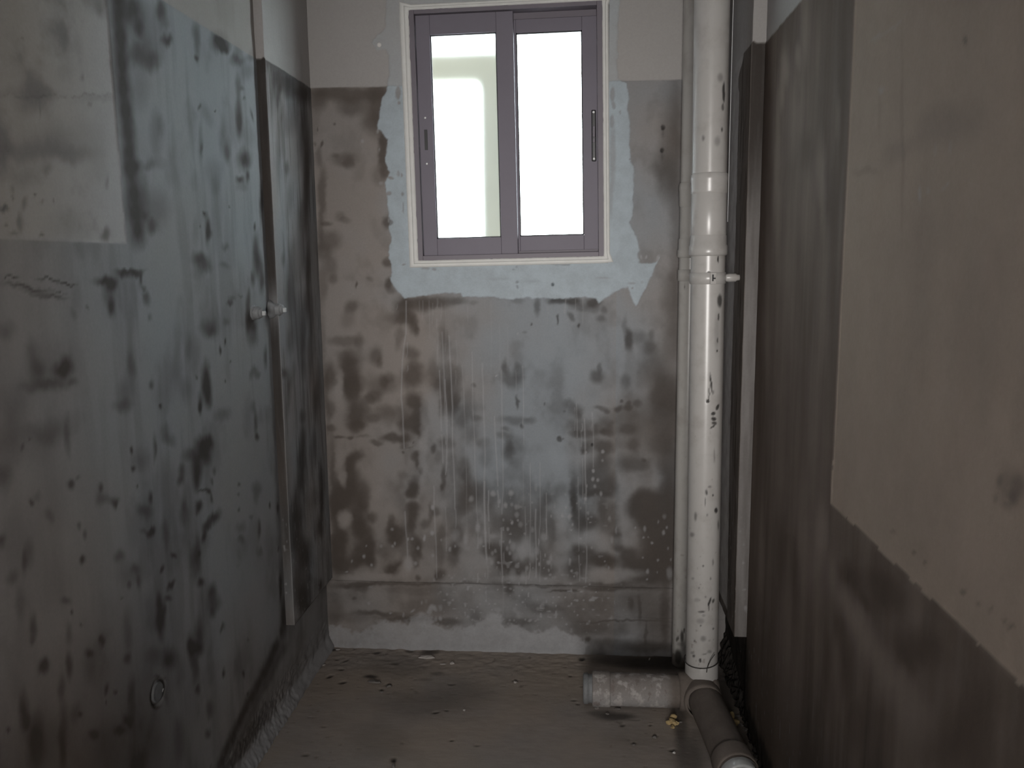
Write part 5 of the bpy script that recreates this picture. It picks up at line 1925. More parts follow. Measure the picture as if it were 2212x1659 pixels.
def dirty_pipe_material():
    n = N('muddy_pvc')
    f = n.noise(16, 4, .55)
    g = n.noise(34, 4, .6, (1.0, 1, .7))
    h = n.noise(120, 3, .6)
    tc = n.add('ShaderNodeTexCoord')
    sp = n.add('ShaderNodeSeparateXYZ')
    n.put(sp.inputs[0], tc.outputs['Object'])
    left = n.ramp(sp.outputs['X'], -.075, -.115)      # the capped branch has been rubbed cleaner
    low = n.ramp(sp.outputs['Z'], .095, .02)          # paler towards the bottom
    mud = n.mix(f, (.095, .078, .066), (.200, .170, .150))
    c1 = n.mix(f, (.190, .165, .150), (.270, .250, .238))
    c1 = n.mix(n.math('MULTIPLY', low, .75), c1, (.33, .32, .315))
    c1 = n.mix(n.math('MULTIPLY', n.ramp(g, .52, .64), .8), c1, (.44, .41, .395))
    c1 = n.mix(n.math('MULTIPLY', n.ramp(g, .42, .34), .6), c1, (.16, .125, .115))
    c = n.mix(left, mud, c1)
    c = n.scale(c, n.math('ADD', .85, n.math('MULTIPLY', h, .3)))
    return n.principled(c, .85, 0, .3, n.bump(n.math('ADD', f, n.math('MULTIPLY', h, .4)), .35, .004))


M_MUDPIPE = dirty_pipe_material()
M_ALU = simple('brown_anodised_aluminium', (.165, .150, .180), .55, .0, .25, .06, 8)
M_ALU2 = simple('brown_aluminium_edge', (.155, .138, .160), .5, .0, .3, .06, 8)
M_BLACK = simple('black_plastic', (.012, .012, .014), .4)
M_SCREW = simple('bright_screw', (.85, .85, .84), .5, .0)
M_SEAL = simple('rubber_gasket', (.02, .02, .022), .6)
M_PUTTY = simple('white_window_putty', (.63, .625, .605), .75, 0, .3, .10, 30, .35)
M_EXT = simple('outside_olive_render', (.155, .148, .118), .9, 0, .2, .05, 6)
M_PALE = simple('pale_plaster', (.40, .37, .35), .85, 0, .3, .2, 90, .4)
M_GREY = simple('grey_mortar', (.17, .155, .145), .9, 0, .3, .25, 90, .5)
M_WHITE = simple('white_chip', (.60, .58, .56), .8, 0, .3, .1, 90)
M_DARK = simple('dark_dirt', (.022, .019, .017), .95, 0, .2, .4, 80, .6)
M_YELLOW = simple('yellow_foam', (.46, .34, .17), .8, 0, .3, .25, 60, .5)
M_WIRE = simple('rusty_wire', (.05, .045, .042), .6, .4)
M_STUB = simple('cement_smeared_plastic', (.20, .205, .21), .6, 0, .4, .25, 60, .5)
M_PLUG = simple('grey_coated_plug', (.13, .132, .134), .8, 0, .3, .2, 60, .4)
M_STUBW = simple('white_threaded_plug', (.42, .43, .43), .35, 0, .5, .05, 60)
M_CEIL = simple('white_ceiling_paint', (.50, .49, .48), .9, 0, .2, .04, 10)


def glass(name, rough):
    n = N(name)
    if rough == 0:
        tr = n.add('ShaderNodeBsdfTransparent')
        tr.inputs[0].default_value = (.93, .96, .96, 1)
        gl = n.add('ShaderNodeBsdfGlossy')
        gl.inputs['Roughness'].default_value = .02
        fr = n.add('ShaderNodeFresnel')
        fr.inputs[0].default_value = 1.45
        mx = n.add('ShaderNodeMixShader')
        n.put(mx.inputs[0], fr.outputs[0])
        n.put(mx.inputs[1], tr.outputs[0])
        n.put(mx.inputs[2], gl.outputs[0])
        n.put(n.out.inputs['Surface'], mx.outputs[0])
        return n.m
    rf = n.add('ShaderNodeBsdfRefraction')
    rf.inputs['Color'].default_value = (.93, .97, .97, 1)
    rf.inputs['Roughness'].default_value = rough
    rf.inputs['IOR'].default_value = 1.035
    n.put(n.out.inputs['Surface'], rf.outputs[0])
    return n.m


M_GLASS = glass('clear_glass', 0)
M_FROST = glass('frosted_glass', .79)


def floor_material():
    n = N('dusty_screed')
    a = n.add('ShaderNodeAttribute', attribute_name='coat')
    s = n.add('ShaderNodeSeparateColor')
    n.put(s.inputs[0], a.outputs['Color'])
    st = n.noise(22, 4, .6, (1, 5, 1))
    bl = n.noise(3.2, 3, .5)
    fine = n.noise(190, 3)
    c = n.mix(n.ramp(bl, .3, .7), FLOOR_A, FLOOR_B)
    c = n.scale(c, n.math('ADD', .80, n.math('MULTIPLY', st, .40)))
    c = n.scale(c, n.math('ADD', .9, n.math('MULTIPLY', fine, .2)))
    c = n.mix(s.outputs[0], c, (.022, .019, .017))
    c = n.mix(s.outputs[2], c, SALT)
    return n.principled(c, .78, 0, .35, n.bump(n.math('ADD', st, fine), .12, .003))


FLOOR_A, FLOOR_B = (.350, .296, .250), (.315, .280, .255)
M_FLOOR = floor_material()

# ------------------------------------------------------------------ the room shell
YB = 2.826          # plane of the back wall
XL, XLP = -.932, -.905
XR, XRP = .503, .466
YP = 2.42           # the shallow piers either side begin here
ZPAINT = 1.985
ZLEDGE = .27
CEIL = 2.75
YREAR = -.62


def steps(*spec):
    """steps((a,b,h),...) consecutive ranges with their spacing"""
    out = []
    for a, b, h in spec:
        n = max(1, int(round((b - a) / h)))
        out.append(np.linspace(a, b, n, endpoint=False))
    out.append(np.array([spec[-1][1]]))
    return np.concatenate(out)


def coat_attr(**k):
    shp = next(v for v in k.values() if hasattr(v, 'shape')).shape
    def g(n):
        return np.broadcast_to(k.get(n, 0.0), shp).ravel()
    return {'coat': np.stack([np.clip(g('damp'), 0, 1), g('mortar'), g('paint'), g('bare')], 1),
            'salt': np.stack([np.clip(g('salt'), 0, 1), g('black'), g('blue'), g('rust')], 1)}


def warp(U, V, seed, a=.006, s=.035):
    return (U + a * fbm(U, V, s, s, seed, 3), V + a * 1.3 * fbm(U, V, s, s * 1.4, seed + 5, 3))


def edge(d, w=.0025):
    """soft step: 1 where d<0"""
    return 1 - sstep((d + w) / (2 * w))


# ---- back wall -------------------------------------------------------------
HX0, HX1, HZ0, HZ1 = -.572, .090, 1.394, 2.238
us = np.unique(np.concatenate([steps((-.96, .53, .0031)), [HX0, HX1]]))
vs = np.unique(np.concatenate([steps((-.02, 2.30, .0032), (2.30, CEIL + .03, .05)), [HZ0, HZ1]]))
U, V = np.meshgrid(us, vs, indexing='ij')
Uw, Vw = warp(U, V, 11, .009, .055)
Uw = Uw + .003 * fbm(U, V, .014, .014, 13, 2)
Vw = Vw + .003 * fbm(U, V, .014, .014, 17, 2)
U2, V2 = U + .0025 * fbm(U, V, .012, .012, 31, 3), V + .0025 * fbm(U, V, .012, .012, 41, 3)
blot = fbm(U, V, .075, .10, 51, 4)
damp = .10 + .20 * sstep((blot - .05) / .5) + .05 * fbm(U, V, .3, .3, 3, 2)
low = sstep((1.35 - V) / .6)
damp = damp + low * (.12 + .16 * sstep((blot + .25) / .5)) - .03 * (V < .26)
damp = np.clip(damp, 0, 1)
damp = stain(us, vs, Uw, Vw, BACK_DAMP_SHADE, damp)
dp = poly_sd(U2, V2, MORTAR_EDGE)
mortar = edge(dp + .004 * fbm(U, V, .02, .02, 61, 3), .003)
cut = stain(us, vs, U2, V2, BACK_MORTAR_CUT, np.zeros_like(U))
mort_col = mortar * (1 - .85 * cut)
zp = ZPAINT + .0016 * fbm(U, V, .03, .5, 71, 3) - .008 * (U + .9) / 1.3
paint = edge(zp - V, .002)
mort_col = mort_col * (1 - paint * (.55 + .25 * fbm(U, V, .2, .2, 77, 2)))
flk = stain(us, vs, U2, V2, BACK_FLECK, np.zeros_like(U))
drips = draw_lines(us, vs, U + .0015 * fbm(U, V, .02, .06, 81, 2), V, BACK_DRIPS, np.zeros_like(U))
ds = poly_sd(U2, V2, SALT_EDGE)
nz = fbm(U, V, .03, .03, 91, 4)
nz2 = fbm(U, V, .008, .008, 93, 2)
saltb = edge(ds + .024 * nz + .007 * nz2, .011) * np.clip(.78 + .25 * nz + .12 * nz2 + .20 * np.exp(-((U + .12) / .25) ** 2), 0, 1.1)
# loose crumbs of lime spattered round the salt line
sp = sstep((vnoise(U, V, .011, .011, 95) - .55) / .3) * sstep((.16 - np.abs(V - .19)) / .12) * sstep((.42 - np.abs(U + .2)) / .2)
sp2 = sstep((vnoise(U, V, .013, .016, 97) - .62) / .25) * sstep((.70 - V) / .2) * sstep((V - .26) / .06) * sstep((.30 - np.abs(U + .12)) / .22)
salt = np.maximum.reduce([.55 * flk, .55 * drips, .8 * saltb, .5 * sp, .38 * sp2])
blue = sstep((.75 - np.abs((U + .16) / .75) + .25 * fbm(U, V, .16, .22, 98, 3)) / .75) * (.55 + .45 * sstep((V - .2) / .6)) * (V < ZPAINT) + .25 * (U > .12)
blue = np.clip(blue + .25 * fbm(U, V, .2, .2, 99, 3), 0, 1)
H = .0007 * fbm(U, V, .05, .05, 101, 4) + .0025 * mortar * (1 - cut) - .002 * paint + .0012 * flk + .0008 * drips + .0015 * saltb
zl = .2557 - .0026 * (U + .883) / 1.19 + .0015 * fbm(U, V, .04, .5, 111, 3)
below = edge(V - zl, .0018)
H = H - .010 * below
H = H + below * (.0035 * fbm(U, V, .05, .03, 121, 4))
H = H + .014 * sstep((.035 - V) / .035)
# faint brick courses under the ledge
for zz in (.135,):
    H -= .0025 * np.exp(-((V - zz - .004 * fbm(U, V, .08, 1, 5, 2)) / .003) ** 2) * sstep((U - .05) / .2)
for uu, z0, z1 in ((.262, .02, .13), (.19, .13, .25), (-.06, .0, .09), (-.425, .0, .1), (.07, .02, .13)):
    H -= .002 * np.exp(-((U - uu - .003 * vnoise(U, V, .03, .03, 7)) / .002) ** 2) * (V > z0) * (V < z1)
holes = [(.266, 1.830, .0055), (.264, 1.757, .0055), (.039, .770, .004), (-.095, 1.325, .004)]
black = np.zeros_like(U)
for hu, hv, hr in holes:
    w = np.exp(-(((U2 - hu) / hr) ** 2 + ((V2 - hv) / (hr * 1.25)) ** 2) ** 2)
    H -= .012 * w
    black = np.maximum(black, .75 * w)
for hu, hv in ((.266, 1.812), (.264, 1.737)):
    black = np.maximum(black, .30 * np.exp(-((U2 - hu) / .004) ** 2 - ((V2 - hv) / .013) ** 2))
um = (us[:-1] + us[1:]) / 2
vm = (vs[:-1] + vs[1:]) / 2
inh = ((um > HX0) & (um < HX1))[:, None] & ((vm > HZ0) & (vm < HZ1))[None, :]
co = np.stack([U, YB - H, V], -1).reshape(-1, 3)
q = grid_quads(len(us), len(vs), ~inh)
V0 = len(co)
ex_v, ex_q = [], []
for b in ((-1.1, HX0, YB + .03, YB + .17, -.1, CEIL + .1), (HX1, .68, YB + .03, YB + .17, -.1, CEIL + .1),
          (HX0, HX1, YB + .03, YB + .17, -.1, HZ0), (HX0, HX1, YB + .03, YB + .17, HZ1, CEIL + .1)):
    v, qq = box_vq(*b, base=V0 + len(ex_v))
    ex_v += v
    ex_q += qq
tag(link_mesh('wall_back', np.concatenate([co, np.array(ex_v)]), np.concatenate([q, np.array(ex_q)]), M_WALL,
              attrs=coat_attr(damp=damp, mortar=mort_col, paint=paint, bare=np.zeros_like(U), salt=salt, black=black, blue=blue)), kind='structure')

# ---- left wall (with its shallow pier towards the corner) -------------------
us = steps((YREAR - .03, 1.05, .03), (1.05, 2.45, .004), (2.45, 2.86, .012))
vs = steps((-.02, 2.10, .004), (2.10, CEIL + .03, .04))
U, V = np.meshgrid(us, vs, indexing='ij')
Uw, Vw = warp(U, V, 211, .008, .05)
blot = fbm(U, V, .11, .16, 221, 4)
damp = .08 + .22 * sstep((blot - .05) / .5)
damp = damp + .10 * sstep((1.0 - V) / .6) * sstep((blot + .3) / .5) + .55 * sstep((.85 - V) / .5) * sstep((1.9 - U) / .4)  # last term paints shade into the lower near end of the wall
strk = fbm(U, V, .05, .45, 227, 4)
damp = damp + .17 * sstep((strk + .02) / .45) * (.5 + .5 * sstep((U - 1.4) / .4))
Uw = Uw + .004 * fbm(U, V, .018, .05, 229, 3)
Vw = Vw + .006 * fbm(U, V, .014, .03, 233, 3)
damp = np.clip(1.14 * stain(us, vs, Uw, Vw, LEFT_DAMP_SHADE, np.clip(damp, 0, 1), 1.35) - .03, 0, 1)
zp = ZPAINT + .002 * fbm(U, V, .03, .5, 231, 3)
paint = .5 * edge(zp - V, .0025)
pu = 1.655 + .0025 * fbm(U, V, .4, .03, 241, 3) - .008 * (V - 1.45)
pv = 1.447 + .002 * fbm(U, V, .03, .4, 242, 3)
bare = edge(np.maximum(U - pu, pv - V), .0018) * (1 - paint)
pn = fbm(U, V, .10, .10, 251, 5)
pdamp = stain(us, vs, Uw, Vw, LEFT_PATCH_DAMP, .05 + .55 * sstep((pn - .0) / .6), 1.4)
damp = np.where(bare > .5, pdamp, damp)
nz = fbm(U, V, .03, .03, 261, 4)
salt = .62 * edge(V - .050 - .03 * nz, .012) * sstep((2.84 - U) / .05)
sp = sstep((vnoise(U, V, .012, .012, 263) - .62) / .25) * sstep((.13 - V) / .06)
salt = np.maximum(salt, .5 * sp)
damp = np.maximum(damp, .8 * sstep((.12 + .03 * nz - V) / .02) * sstep((V - .05) / .02) * sstep((2.35 - U) / .2))
blue = np.clip(sstep((U - 1.25) / .5) * (.66 - .3 * sstep((.6 - V) / .5)) + .25 * fbm(U, V, .3, .3, 271, 3), 0, 1)
rust = .7 * sstep((1.0 - V) / .8) * sstep((1.75 - U) / .5)  # brown tint, stronger towards the lower near end
blue = np.where(paint > .3, 0, blue)
H = .0009 * fbm(U, V, .06, .08, 281, 4) + .0022 * (1 - np.maximum(bare, paint))
gr = vnoise(U, V, .009, .009, 283)
H = H + .022 * sstep((.045 - V) / .045) + (.004 * nz + .0020 * gr) * sstep((.14 - V) / .05)
damp = np.maximum(damp, (.55 + .45 * gr) * sstep((.15 + .04 * nz - V) / .03) * sstep((V - .045 - .02 * nz) / .015) * sstep((2.5 - U) / .4))
salt = np.maximum(salt, .10 * sstep((gr - .3) / .4) * sstep((.15 + .04 * nz - V) / .03))
H = H - .006 * np.exp(-((np.hypot(U - 1.64, V - .47) - .026) / .004) ** 2)
co = np.stack([XL + H, U, V], -1).reshape(-1, 3)
v, qq = box_vq(XL - .17, XL - .03, YREAR - .1, 2.99, -.1, CEIL + .1, base=len(co))
wl = tag(link_mesh('wall_left', np.concatenate([co, np.array(v)]), np.concatenate([grid_quads(len(us), len(vs)), np.array(qq)]), M_WALL,
                   attrs=coat_attr(damp=damp, mortar=np.zeros_like(U), paint=paint, bare=bare, salt=salt, blue=blue, rust=rust)), kind='structure')


def pier(name, face, back, sgn, rows, parent, seed, base_damp, right):
    """Shallow pier: front return (s<0), side face (s>=0), underside (t<0)."""
    dep = abs(face - back)
    us = np.concatenate([np.linspace(-dep, 0, 14, endpoint=False), steps((0, YB + .02 - YP, .0032))])
    vs = np.concatenate([np.linspace(-dep, 0, 10, endpoint=False), steps((0, 2.08 - ZLEDGE, .0034), (2.08 - ZLEDGE, CEIL + .02 - ZLEDGE, .05))])
    S, T = np.meshgrid(us, vs, indexing='ij')
    Uy = YP + np.maximum(S, 0)
    Vz = ZLEDGE + np.maximum(T, 0)
    yy = YP + us
    zz = ZLEDGE + vs
    SU, SV = YP + S, ZLEDGE + T
    Uw, Vw = warp(SU, SV, seed, .004, .03)
    Uw = Uw + .004 * fbm(SU, SV, .012, .05, seed + 2, 3)
    st = fbm(SU, SV, .012, .16, seed + 3, 4)
    damp = base_damp + .40 * sstep((st - .0) / .5)
    black = np.zeros_like(S)
    damp = stain(yy, zz, Uw, Vw, rows, np.clip(damp, 0, 1), 1.3)
    damp = np.maximum(damp, (0 if right else .75) * sstep((SV - 1.91 - .05 * st) / .06))
    zp = ZPAINT + .002 * fbm(SU, SV, .03, .5, seed + 7, 3) + .006 * np.exp(-((S + .004) / .005) ** 2)
    paint = edge(zp - SV, .0025)
    nz = fbm(SU, SV, .03, .03, seed + 9, 4)
    salt = .4 * sstep((vnoise(SU, SV, .010, .014, seed + 11) - .72) / .2) * sstep((.75 - SV) / .3)
    bare = np.zeros_like(S)
    blue = np.clip(.5 + .4 * fbm(SU, SV, .1, .2, seed + 13, 2), 0, 1)
    if right:
        # behind the stack nobody could reach: left uncoated, with a ragged brush edge
        e = 2.585 - .045 * sstep((1.0 - SV) / .9) + .022 * sstep((SV - 1.88) / .03) * 1 + .006 * fbm(SU, SV, .05, .05, seed + 15, 4)
        e = e - .07 * sstep((SV - 1.93) / .05)
        bare = edge(e - SU, .002) * (SV > .3)
        damp = np.where(bare > .5, .12 + .25 * nz, damp)
        ln = np.exp(-((SU - 2.727 + .004 * vnoise(SU, SV, .3, .3, 3)) / .0022) ** 2)
        salt = np.maximum(salt, 1.0 * ln * (SV > 1.5))
        frontf = (S < 0)
        damp = np.where(frontf, .52 + .5 * sstep((SV - 1.45) / .35) + .25 * st, damp)  # front return coloured darker towards the top
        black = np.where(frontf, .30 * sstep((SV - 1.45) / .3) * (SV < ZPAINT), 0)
        blue = np.where(bare > .5, .8, .25)
        blue = np.where(frontf, .5, blue)
    else:
        frontf = (S < -.001)
        damp = np.where(frontf, np.clip(1.0 + .2 * st - .5 * np.exp(-((SV - 1.28) / .06) ** 2) - .40 * sstep((.55 - SV) / .25), 0, 1), damp)  # front return coloured darker than the side face
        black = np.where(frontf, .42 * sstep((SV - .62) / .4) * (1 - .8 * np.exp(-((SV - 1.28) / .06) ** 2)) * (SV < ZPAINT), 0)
        bead = np.exp(-((S - .001) / .0035) ** 2) * (SV < 1.95)
        damp = damp * (1 - .55 * bead * (.6 + .4 * vnoise(SU, SV, .02, .08, 5)))
        salt = np.maximum(salt, .10 * bead)
        damp = np.maximum(damp, .7 * np.exp(-((S + dep) / .006) ** 2))  # dark line along the inner crease
    H = .0008 * fbm(SU, SV, .03, .05, seed + 17, 3) + .0022 * (1 - np.maximum(bare, paint))
    off = np.clip(np.maximum(-S, -T), 0, dep)
    X = face - sgn * (off - H * (off < dep * .9))
    co = np.stack([X, Uy, Vz], -1).reshape(-1, 3)
    return link_mesh(name, co, grid_quads(len(us), len(vs), flip=right), M_WALL, parent,
                     attrs=coat_attr(damp=damp, mortar=np.zeros_like(S), paint=paint, bare=bare, salt=salt, black=black, blue=blue, rust=(.3 if right else 0.0) * (1 - paint)))


pier('pier', XLP, XL, 1, LPIL_DAMP, wl, 311, .10, False)

# ---- right wall -------------------------------------------------------------
us = steps((YREAR - .03, .80, .03), (.80, 2.45, .005), (2.45, 2.86, .012))
vs = steps((-.02, 2.10, .005), (2.10, CEIL + .03, .04))
U, V = np.meshgrid(us, vs, indexing='ij')
Uw, Vw = warp(U, V, 411, .008, .05)
strk = fbm(U, V, .035, .5, 421, 4)
damp = .74 + .2 * sstep((.6 - V) / .4) + .22 * strk + .10 * fbm(U, V, .1, .2, 431, 3)
damp = stain(us, vs, Uw, Vw, RIGHT_DAMP, np.clip(damp, 0, 1), 1.35)
zp = ZPAINT + .002 * fbm(U, V, .03, .5, 441, 3)
paint = edge(zp - V, .0025)
pu = 1.660 + .0025 * fbm(U, V, .4, .03, 451, 3) - .004 * (V - .9)
pv = .915 + .003 * fbm(U, V, .05, .4, 452, 3)
bare = edge(np.maximum(U - pu, pv - V), .002) * (1 - np.minimum(1, 2 * paint))
pdamp = stain(us, vs, Uw, Vw, RIGHT_PATCH_DAMP, .12 + .12 * fbm(U, V, .15, .15, 461, 4))
damp = np.where(bare > .5, np.clip(pdamp, 0, 1), damp)
flk = stain(us, vs, Uw, Vw, RIGHT_FLECK, np.zeros_like(U))
scr = sstep((vnoise(U, V, .006, .035, 471) - .74) / .2) * sstep((.55 - V) / .3) * sstep((U - 1.2) / .3)
salt = np.maximum(.5 * flk, .30 * scr)
black = sstep((.30 - V) / .12) * sstep((U - 2.30) / .12) * .85
black = np.maximum(black, .75 * sstep((.10 + .03 * strk - V) / .04) * sstep((U - 1.5) / .3))
black = np.maximum(black, .68 * sstep((.66 - V + .2 * strk) / .5) * sstep((2.0 - U) / .5))  # lower near end blackened, shade painted into the colour
H = .0008 * fbm(U, V, .05, .08, 481, 4) + .0022 * (1 - np.maximum(bare, paint)) - .012 * sstep((U - 2.42) / .01)
H = H + .006 * fbm(U, V, .05, .04, 491, 4) * np.maximum(sstep((.28 - V) / .05) * sstep((U - 2.4) / .05), sstep((.08 - V) / .05))
co = np.stack([XR - H, U, V], -1).reshape(-1, 3)
v, qq = box_vq(XR + .04, XR + .17, YREAR - .1, 2.99, -.1, CEIL + .1, base=len(co))
wr = tag(link_mesh('wall_right', np.concatenate([co, np.array(v)]), np.concatenate([grid_quads(len(us), len(vs), flip=True), np.array(qq)]), M_WALL,
                   attrs=coat_attr(damp=damp, mortar=np.zeros_like(U), paint=paint, bare=bare, salt=salt, black=black, rust=.62 * (1 - paint))), kind='structure')
pier('pier', XRP, XR, -1, RPIL_DAMP, wr, 511, .72, True)

tube('corner_bead', [(XRP - .0022, 2.727 + .0015 * math.sin(7 * z_), z_) for z_ in np.linspace(1.52, CEIL, 26)], .0011, simple('white_bead', (.80, .80, .79), .4), wr, 6)

# ---- floor ------------------------------------------------------------------
us = steps((-.96, .56, .0042))
vs = steps((YREAR - .03, 1.85, .03), (1.85, 2.86, .0042))
U, V = np.meshgrid(us, vs, indexing='ij')
U2, V2 = U + .004 * fbm(U, V, .02, .02, 611, 3), V + .003 * fbm(U, V, .02, .02, 613, 3)
fd = stain(us, vs, U2, V2, [r for r in FLOOR_DARK], np.zeros_like(U))
small = stain(us, vs, U2, V2, [r for r in FLOOR_DARK if min(r[2], r[4]) > 2500], np.zeros_like(U))
pit = sstep((vnoise(U, V, .018, .012, 617) - .80) / .1) * (vnoise(U, V, .2, .2, 619) > -.1)
rim = sstep((.02 - np.minimum(U + .915, YB - V)) / .02)
H = .0012 * fbm(U, V, .08, .05, 621, 4) - .0045 * small - .0012 * pit
H = H + .0025 * fbm(U, V, .03, .02, 623, 3) * sstep((V - 2.55) / .2)
fd = np.maximum(fd * .9, .35 * pit)
co = np.stack([U, V, H], -1).reshape(-1, 3)
v, qq = box_vq(-1.1, .68, YREAR - .1, 2.99, -.14, -.03, base=len(co))
tag(link_mesh('floor', np.concatenate([co, np.array(v)]), np.concatenate([grid_quads(len(us), len(vs)), np.array(qq)]), M_FLOOR,
              attrs={'coat': np.stack([fd.ravel(), pit.ravel(), .0 * pit.ravel(), 0 * pit.ravel()], 1)}), kind='structure')

# ---- ceiling, wall behind the camera with an assumed doorway, assumed passage beyond --------
tag(box('ceiling', -1.1, .68, YREAR - .1, 2.99, CEIL, CEIL + .12, M_CEIL, None, 0), kind='structure')
tag(boxes('wall_front', [(-1.1, -.52, YREAR - .12, YREAR, -.02, CEIL), (.32, .68, YREAR - .12, YREAR, -.02, CEIL),
                         (-.52, .32, YREAR - .12, YREAR, 2.05, CEIL)], M_CEIL, None, 0), kind='structure')
tag(boxes('wall_passage_assumed', [(-1.1, .68, -2.6, -2.5, -.12, CEIL), (-1.2, -1.1, -2.6, YREAR - .1, -.12, CEIL), (.68, .78, -2.6, YREAR - .1, -.12, CEIL),
                           (-1.1, .68, -2.5, YREAR - .1, -.12, -.02), (-1.1, .68, -2.5, YREAR - .1, CEIL, CEIL + .1)], M_CEIL, None, 0), kind='structure')

# ------------------------------------------------------------------ window
W0 = bpy.data.objects.new('window_1', None)
COL.objects.link(W0)
W0.location = (-.243, YB, 1.817)
W0.rotation_euler = (0, -.0125, 0)
tag(W0, 'brown aluminium two-pane sliding window glowing with daylight', None, None, 'structure')
FW, FH = .316, .4055     # half sizes of the outer frame
D0, D1 = -.012, .075     # frame depth (room side to outside)
boxes('outer_frame', [(-FW, -FW + .019, D0, D1, -FH, FH), (FW - .019, FW, D0, D1, -FH, FH),
                      (-FW + .019, FW - .019, D0, D1, FH - .014, FH), (-FW + .019, FW - .019, D0, D1, -FH, -FH + .017),
                      (-FW + .019, FW - .019, .031, .035, FH - .034, FH - .014), (-FW + .019, FW - .019, .031, .035, -FH + .017, -FH + .026)], M_ALU2, W0, .0012)


def sash(x0, x1, gx0, gx1, y0, y1, z0, z1, gz0, gz1, gm):
    s = boxes('sash', [(x0, gx0, y0, y1, z0, z1), (gx1, x1, y0, y1, z0, z1), (gx0, gx1, y0, y1, gz1, z1), (gx0, gx1, y0, y1, z0, gz0)], M_ALU, W0, .0016)
    ym = (y0 + y1) / 2
    box('pane', gx0 - .004, gx1 + .004, ym - .0025, ym + .0025, gz0 - .004, gz1 + .004, gm, s, 0)
    g = .0035
    boxes('gasket', [(gx0, gx0 + g, y0 + .004, ym - .003, gz0, gz1), (gx1 - g, gx1, y0 + .004, ym - .003, gz0, gz1),
                     (gx0, gx1, y0 + .004, ym - .003, gz1 - g, gz1), (gx0, gx1, y0 + .004, ym - .003, gz0, gz0 + g)], M_SEAL, s, 0)
    return s


sl = sash(-.296, .026, -.249, -.030, .004, .029, -.394, .391, -.332, .328, M_FROST)
sr = sash(-.012, .300, .032, .249, .037, .062, -.386, .386, -.330, .330, M_GLASS)
# recessed pull with its two fixing screws on the left stile
boxes('recessed_pull', [(-.2795, -.2690, .0025, .0045, -.038, .028)], M_BLACK, sl, .0005)
for zz in (.066, -.083):
    lathe('screw', [(0, 0), (.0035, 0), (.003, -.0016), (0, -.002)], M_SCREW, sl, 12,
          Matrix.Translation((-.2745, .004, zz)) @ Matrix.Rotation(math.radians(-90), 4, 'X'))
# latch on the right stile
lat = boxes('latch', [(.2775, .2925, .031, .037, -.090, .076)], M_BLACK, sr, .004)
boxes('latch_slider', [(.2805, .2895, .027, .032, -.012, .024)], M_ALU2, sr, .0015)
boxes('latch_slider', [(.2815, .2885, .029, .032, -.030, -.016)], M_ALU2, sr, .001)
for zz in (.068, -.082):
    lathe('screw', [(0, 0), (.0042, 0), (.0036, -.002), (0, -.0026)], M_SCREW, sr, 12,
          Matrix.Translation((.285, .031, zz)) @ Matrix.Rotation(math.radians(-90), 4, 'X'))


def putty_ring(name, parent, prof, off, seed, loc, rot):
    """Sweep a small section round the frame; prof = (outward, towards the room)."""
    r = np.random.default_rng(seed)
    cs = [(-FW, -FH), (FW, -FH), (FW, FH), (-FW, FH)]
    ring = []
    for k in range(4):
        a, b = np.array(cs[k]), np.array(cs[(k + 1) % 4])
        n = 70
        for i in range(n):
            ring.append((a + (b - a) * i / n, k, i / n))
    npf = len(prof)
    ph = r.random(8) * 9
    V = []
    nrm = [(0, -1), (1, 0), (0, 1), (-1, 0)]
    for (p, k, t) in ring:
        d = np.array(nrm[k], float)
        if t == 0:
            d = d + np.array(nrm[(k - 1) % 4])
        s = p[0] + p[1]
        w = 1 + .05 * math.sin(23 * s + ph[k]) + .04 * math.sin(61 * s + ph[k + 1]) + .04 * r.normal()
        sc = off[k]
        for (o, h) in prof:
            V.append((p[0] + d[0] * (o * (off[k] if t else 1) if t else o * (off[k] if d[0] == 0 else 1)) * 1.0, -h * w, p[1] + d[1] * o * (off[k] if t else off[k])))
    Q = []
    m = len(ring)
    for i in range(m):
        j = (i + 1) % m
        for a in range(npf - 1):
            Q.append((i * npf + a, i * npf + a + 1, j * npf + a + 1, j * npf + a))
    o = link_mesh(name, V, Q, M_PUTTY, parent)
    return o


T0 = bpy.data.objects.new('trim_1', None)
COL.objects.link(T0)
T0.location = W0.location
T0.rotation_euler = W0.rotation_euler
tag(T0, 'white putty beads framing the brown aluminium window', None, None, 'structure')
putty_ring('inner_bead', T0, [(-.003, -.03), (-.003, .012), (.002, .0155), (.010, .0155), (.0135, .012), (.0145, .002), (.015, -.01)], (.72, .72, .62, 1.0), 3, None, None)
putty_ring('outer_band', T0, [(.008, -.03), (.010, .006), (.016, .0085), (.024, .008), (.030, .0035), (.032, -.004)], (.72, .62, .62, 1.0), 5, None, None)

# pale plug in the old paint beside the window
pl = lathe('wall_plug', [(0, .003), (.006, .003), (.0075, .0015), (.008, -.004)], M_WHITE, None, 20, Matrix.Rotation(math.radians(90), 4, 'X'), loc=(-.665, YB, 2.115))
tag(pl, 'small round white wall plug in the old paint near the window', 'plug')

# ------------------------------------------------------------------ outside: the neighbouring concrete frame
tag(boxes('balcony_frame', [(-1.4, -.285, 3.30, 3.42, 2.095, 2.205), (-.395, -.285, 3.301, 3.42, -.4, 2.10)], M_EXT, None, .004),
    'blurred olive concrete frame outside behind the frosted left pane', 'balcony')

# ------------------------------------------------------------------ soil stack
STB = Vector((.382, 2.5, .03))
stack = thing('soil_pipe', STB, 'thick white floor-to-ceiling drain pipe with dark scuffs in right corner', 'pipe')
stack.rotation_euler = (0, -.0075, 0)
PR = .0495


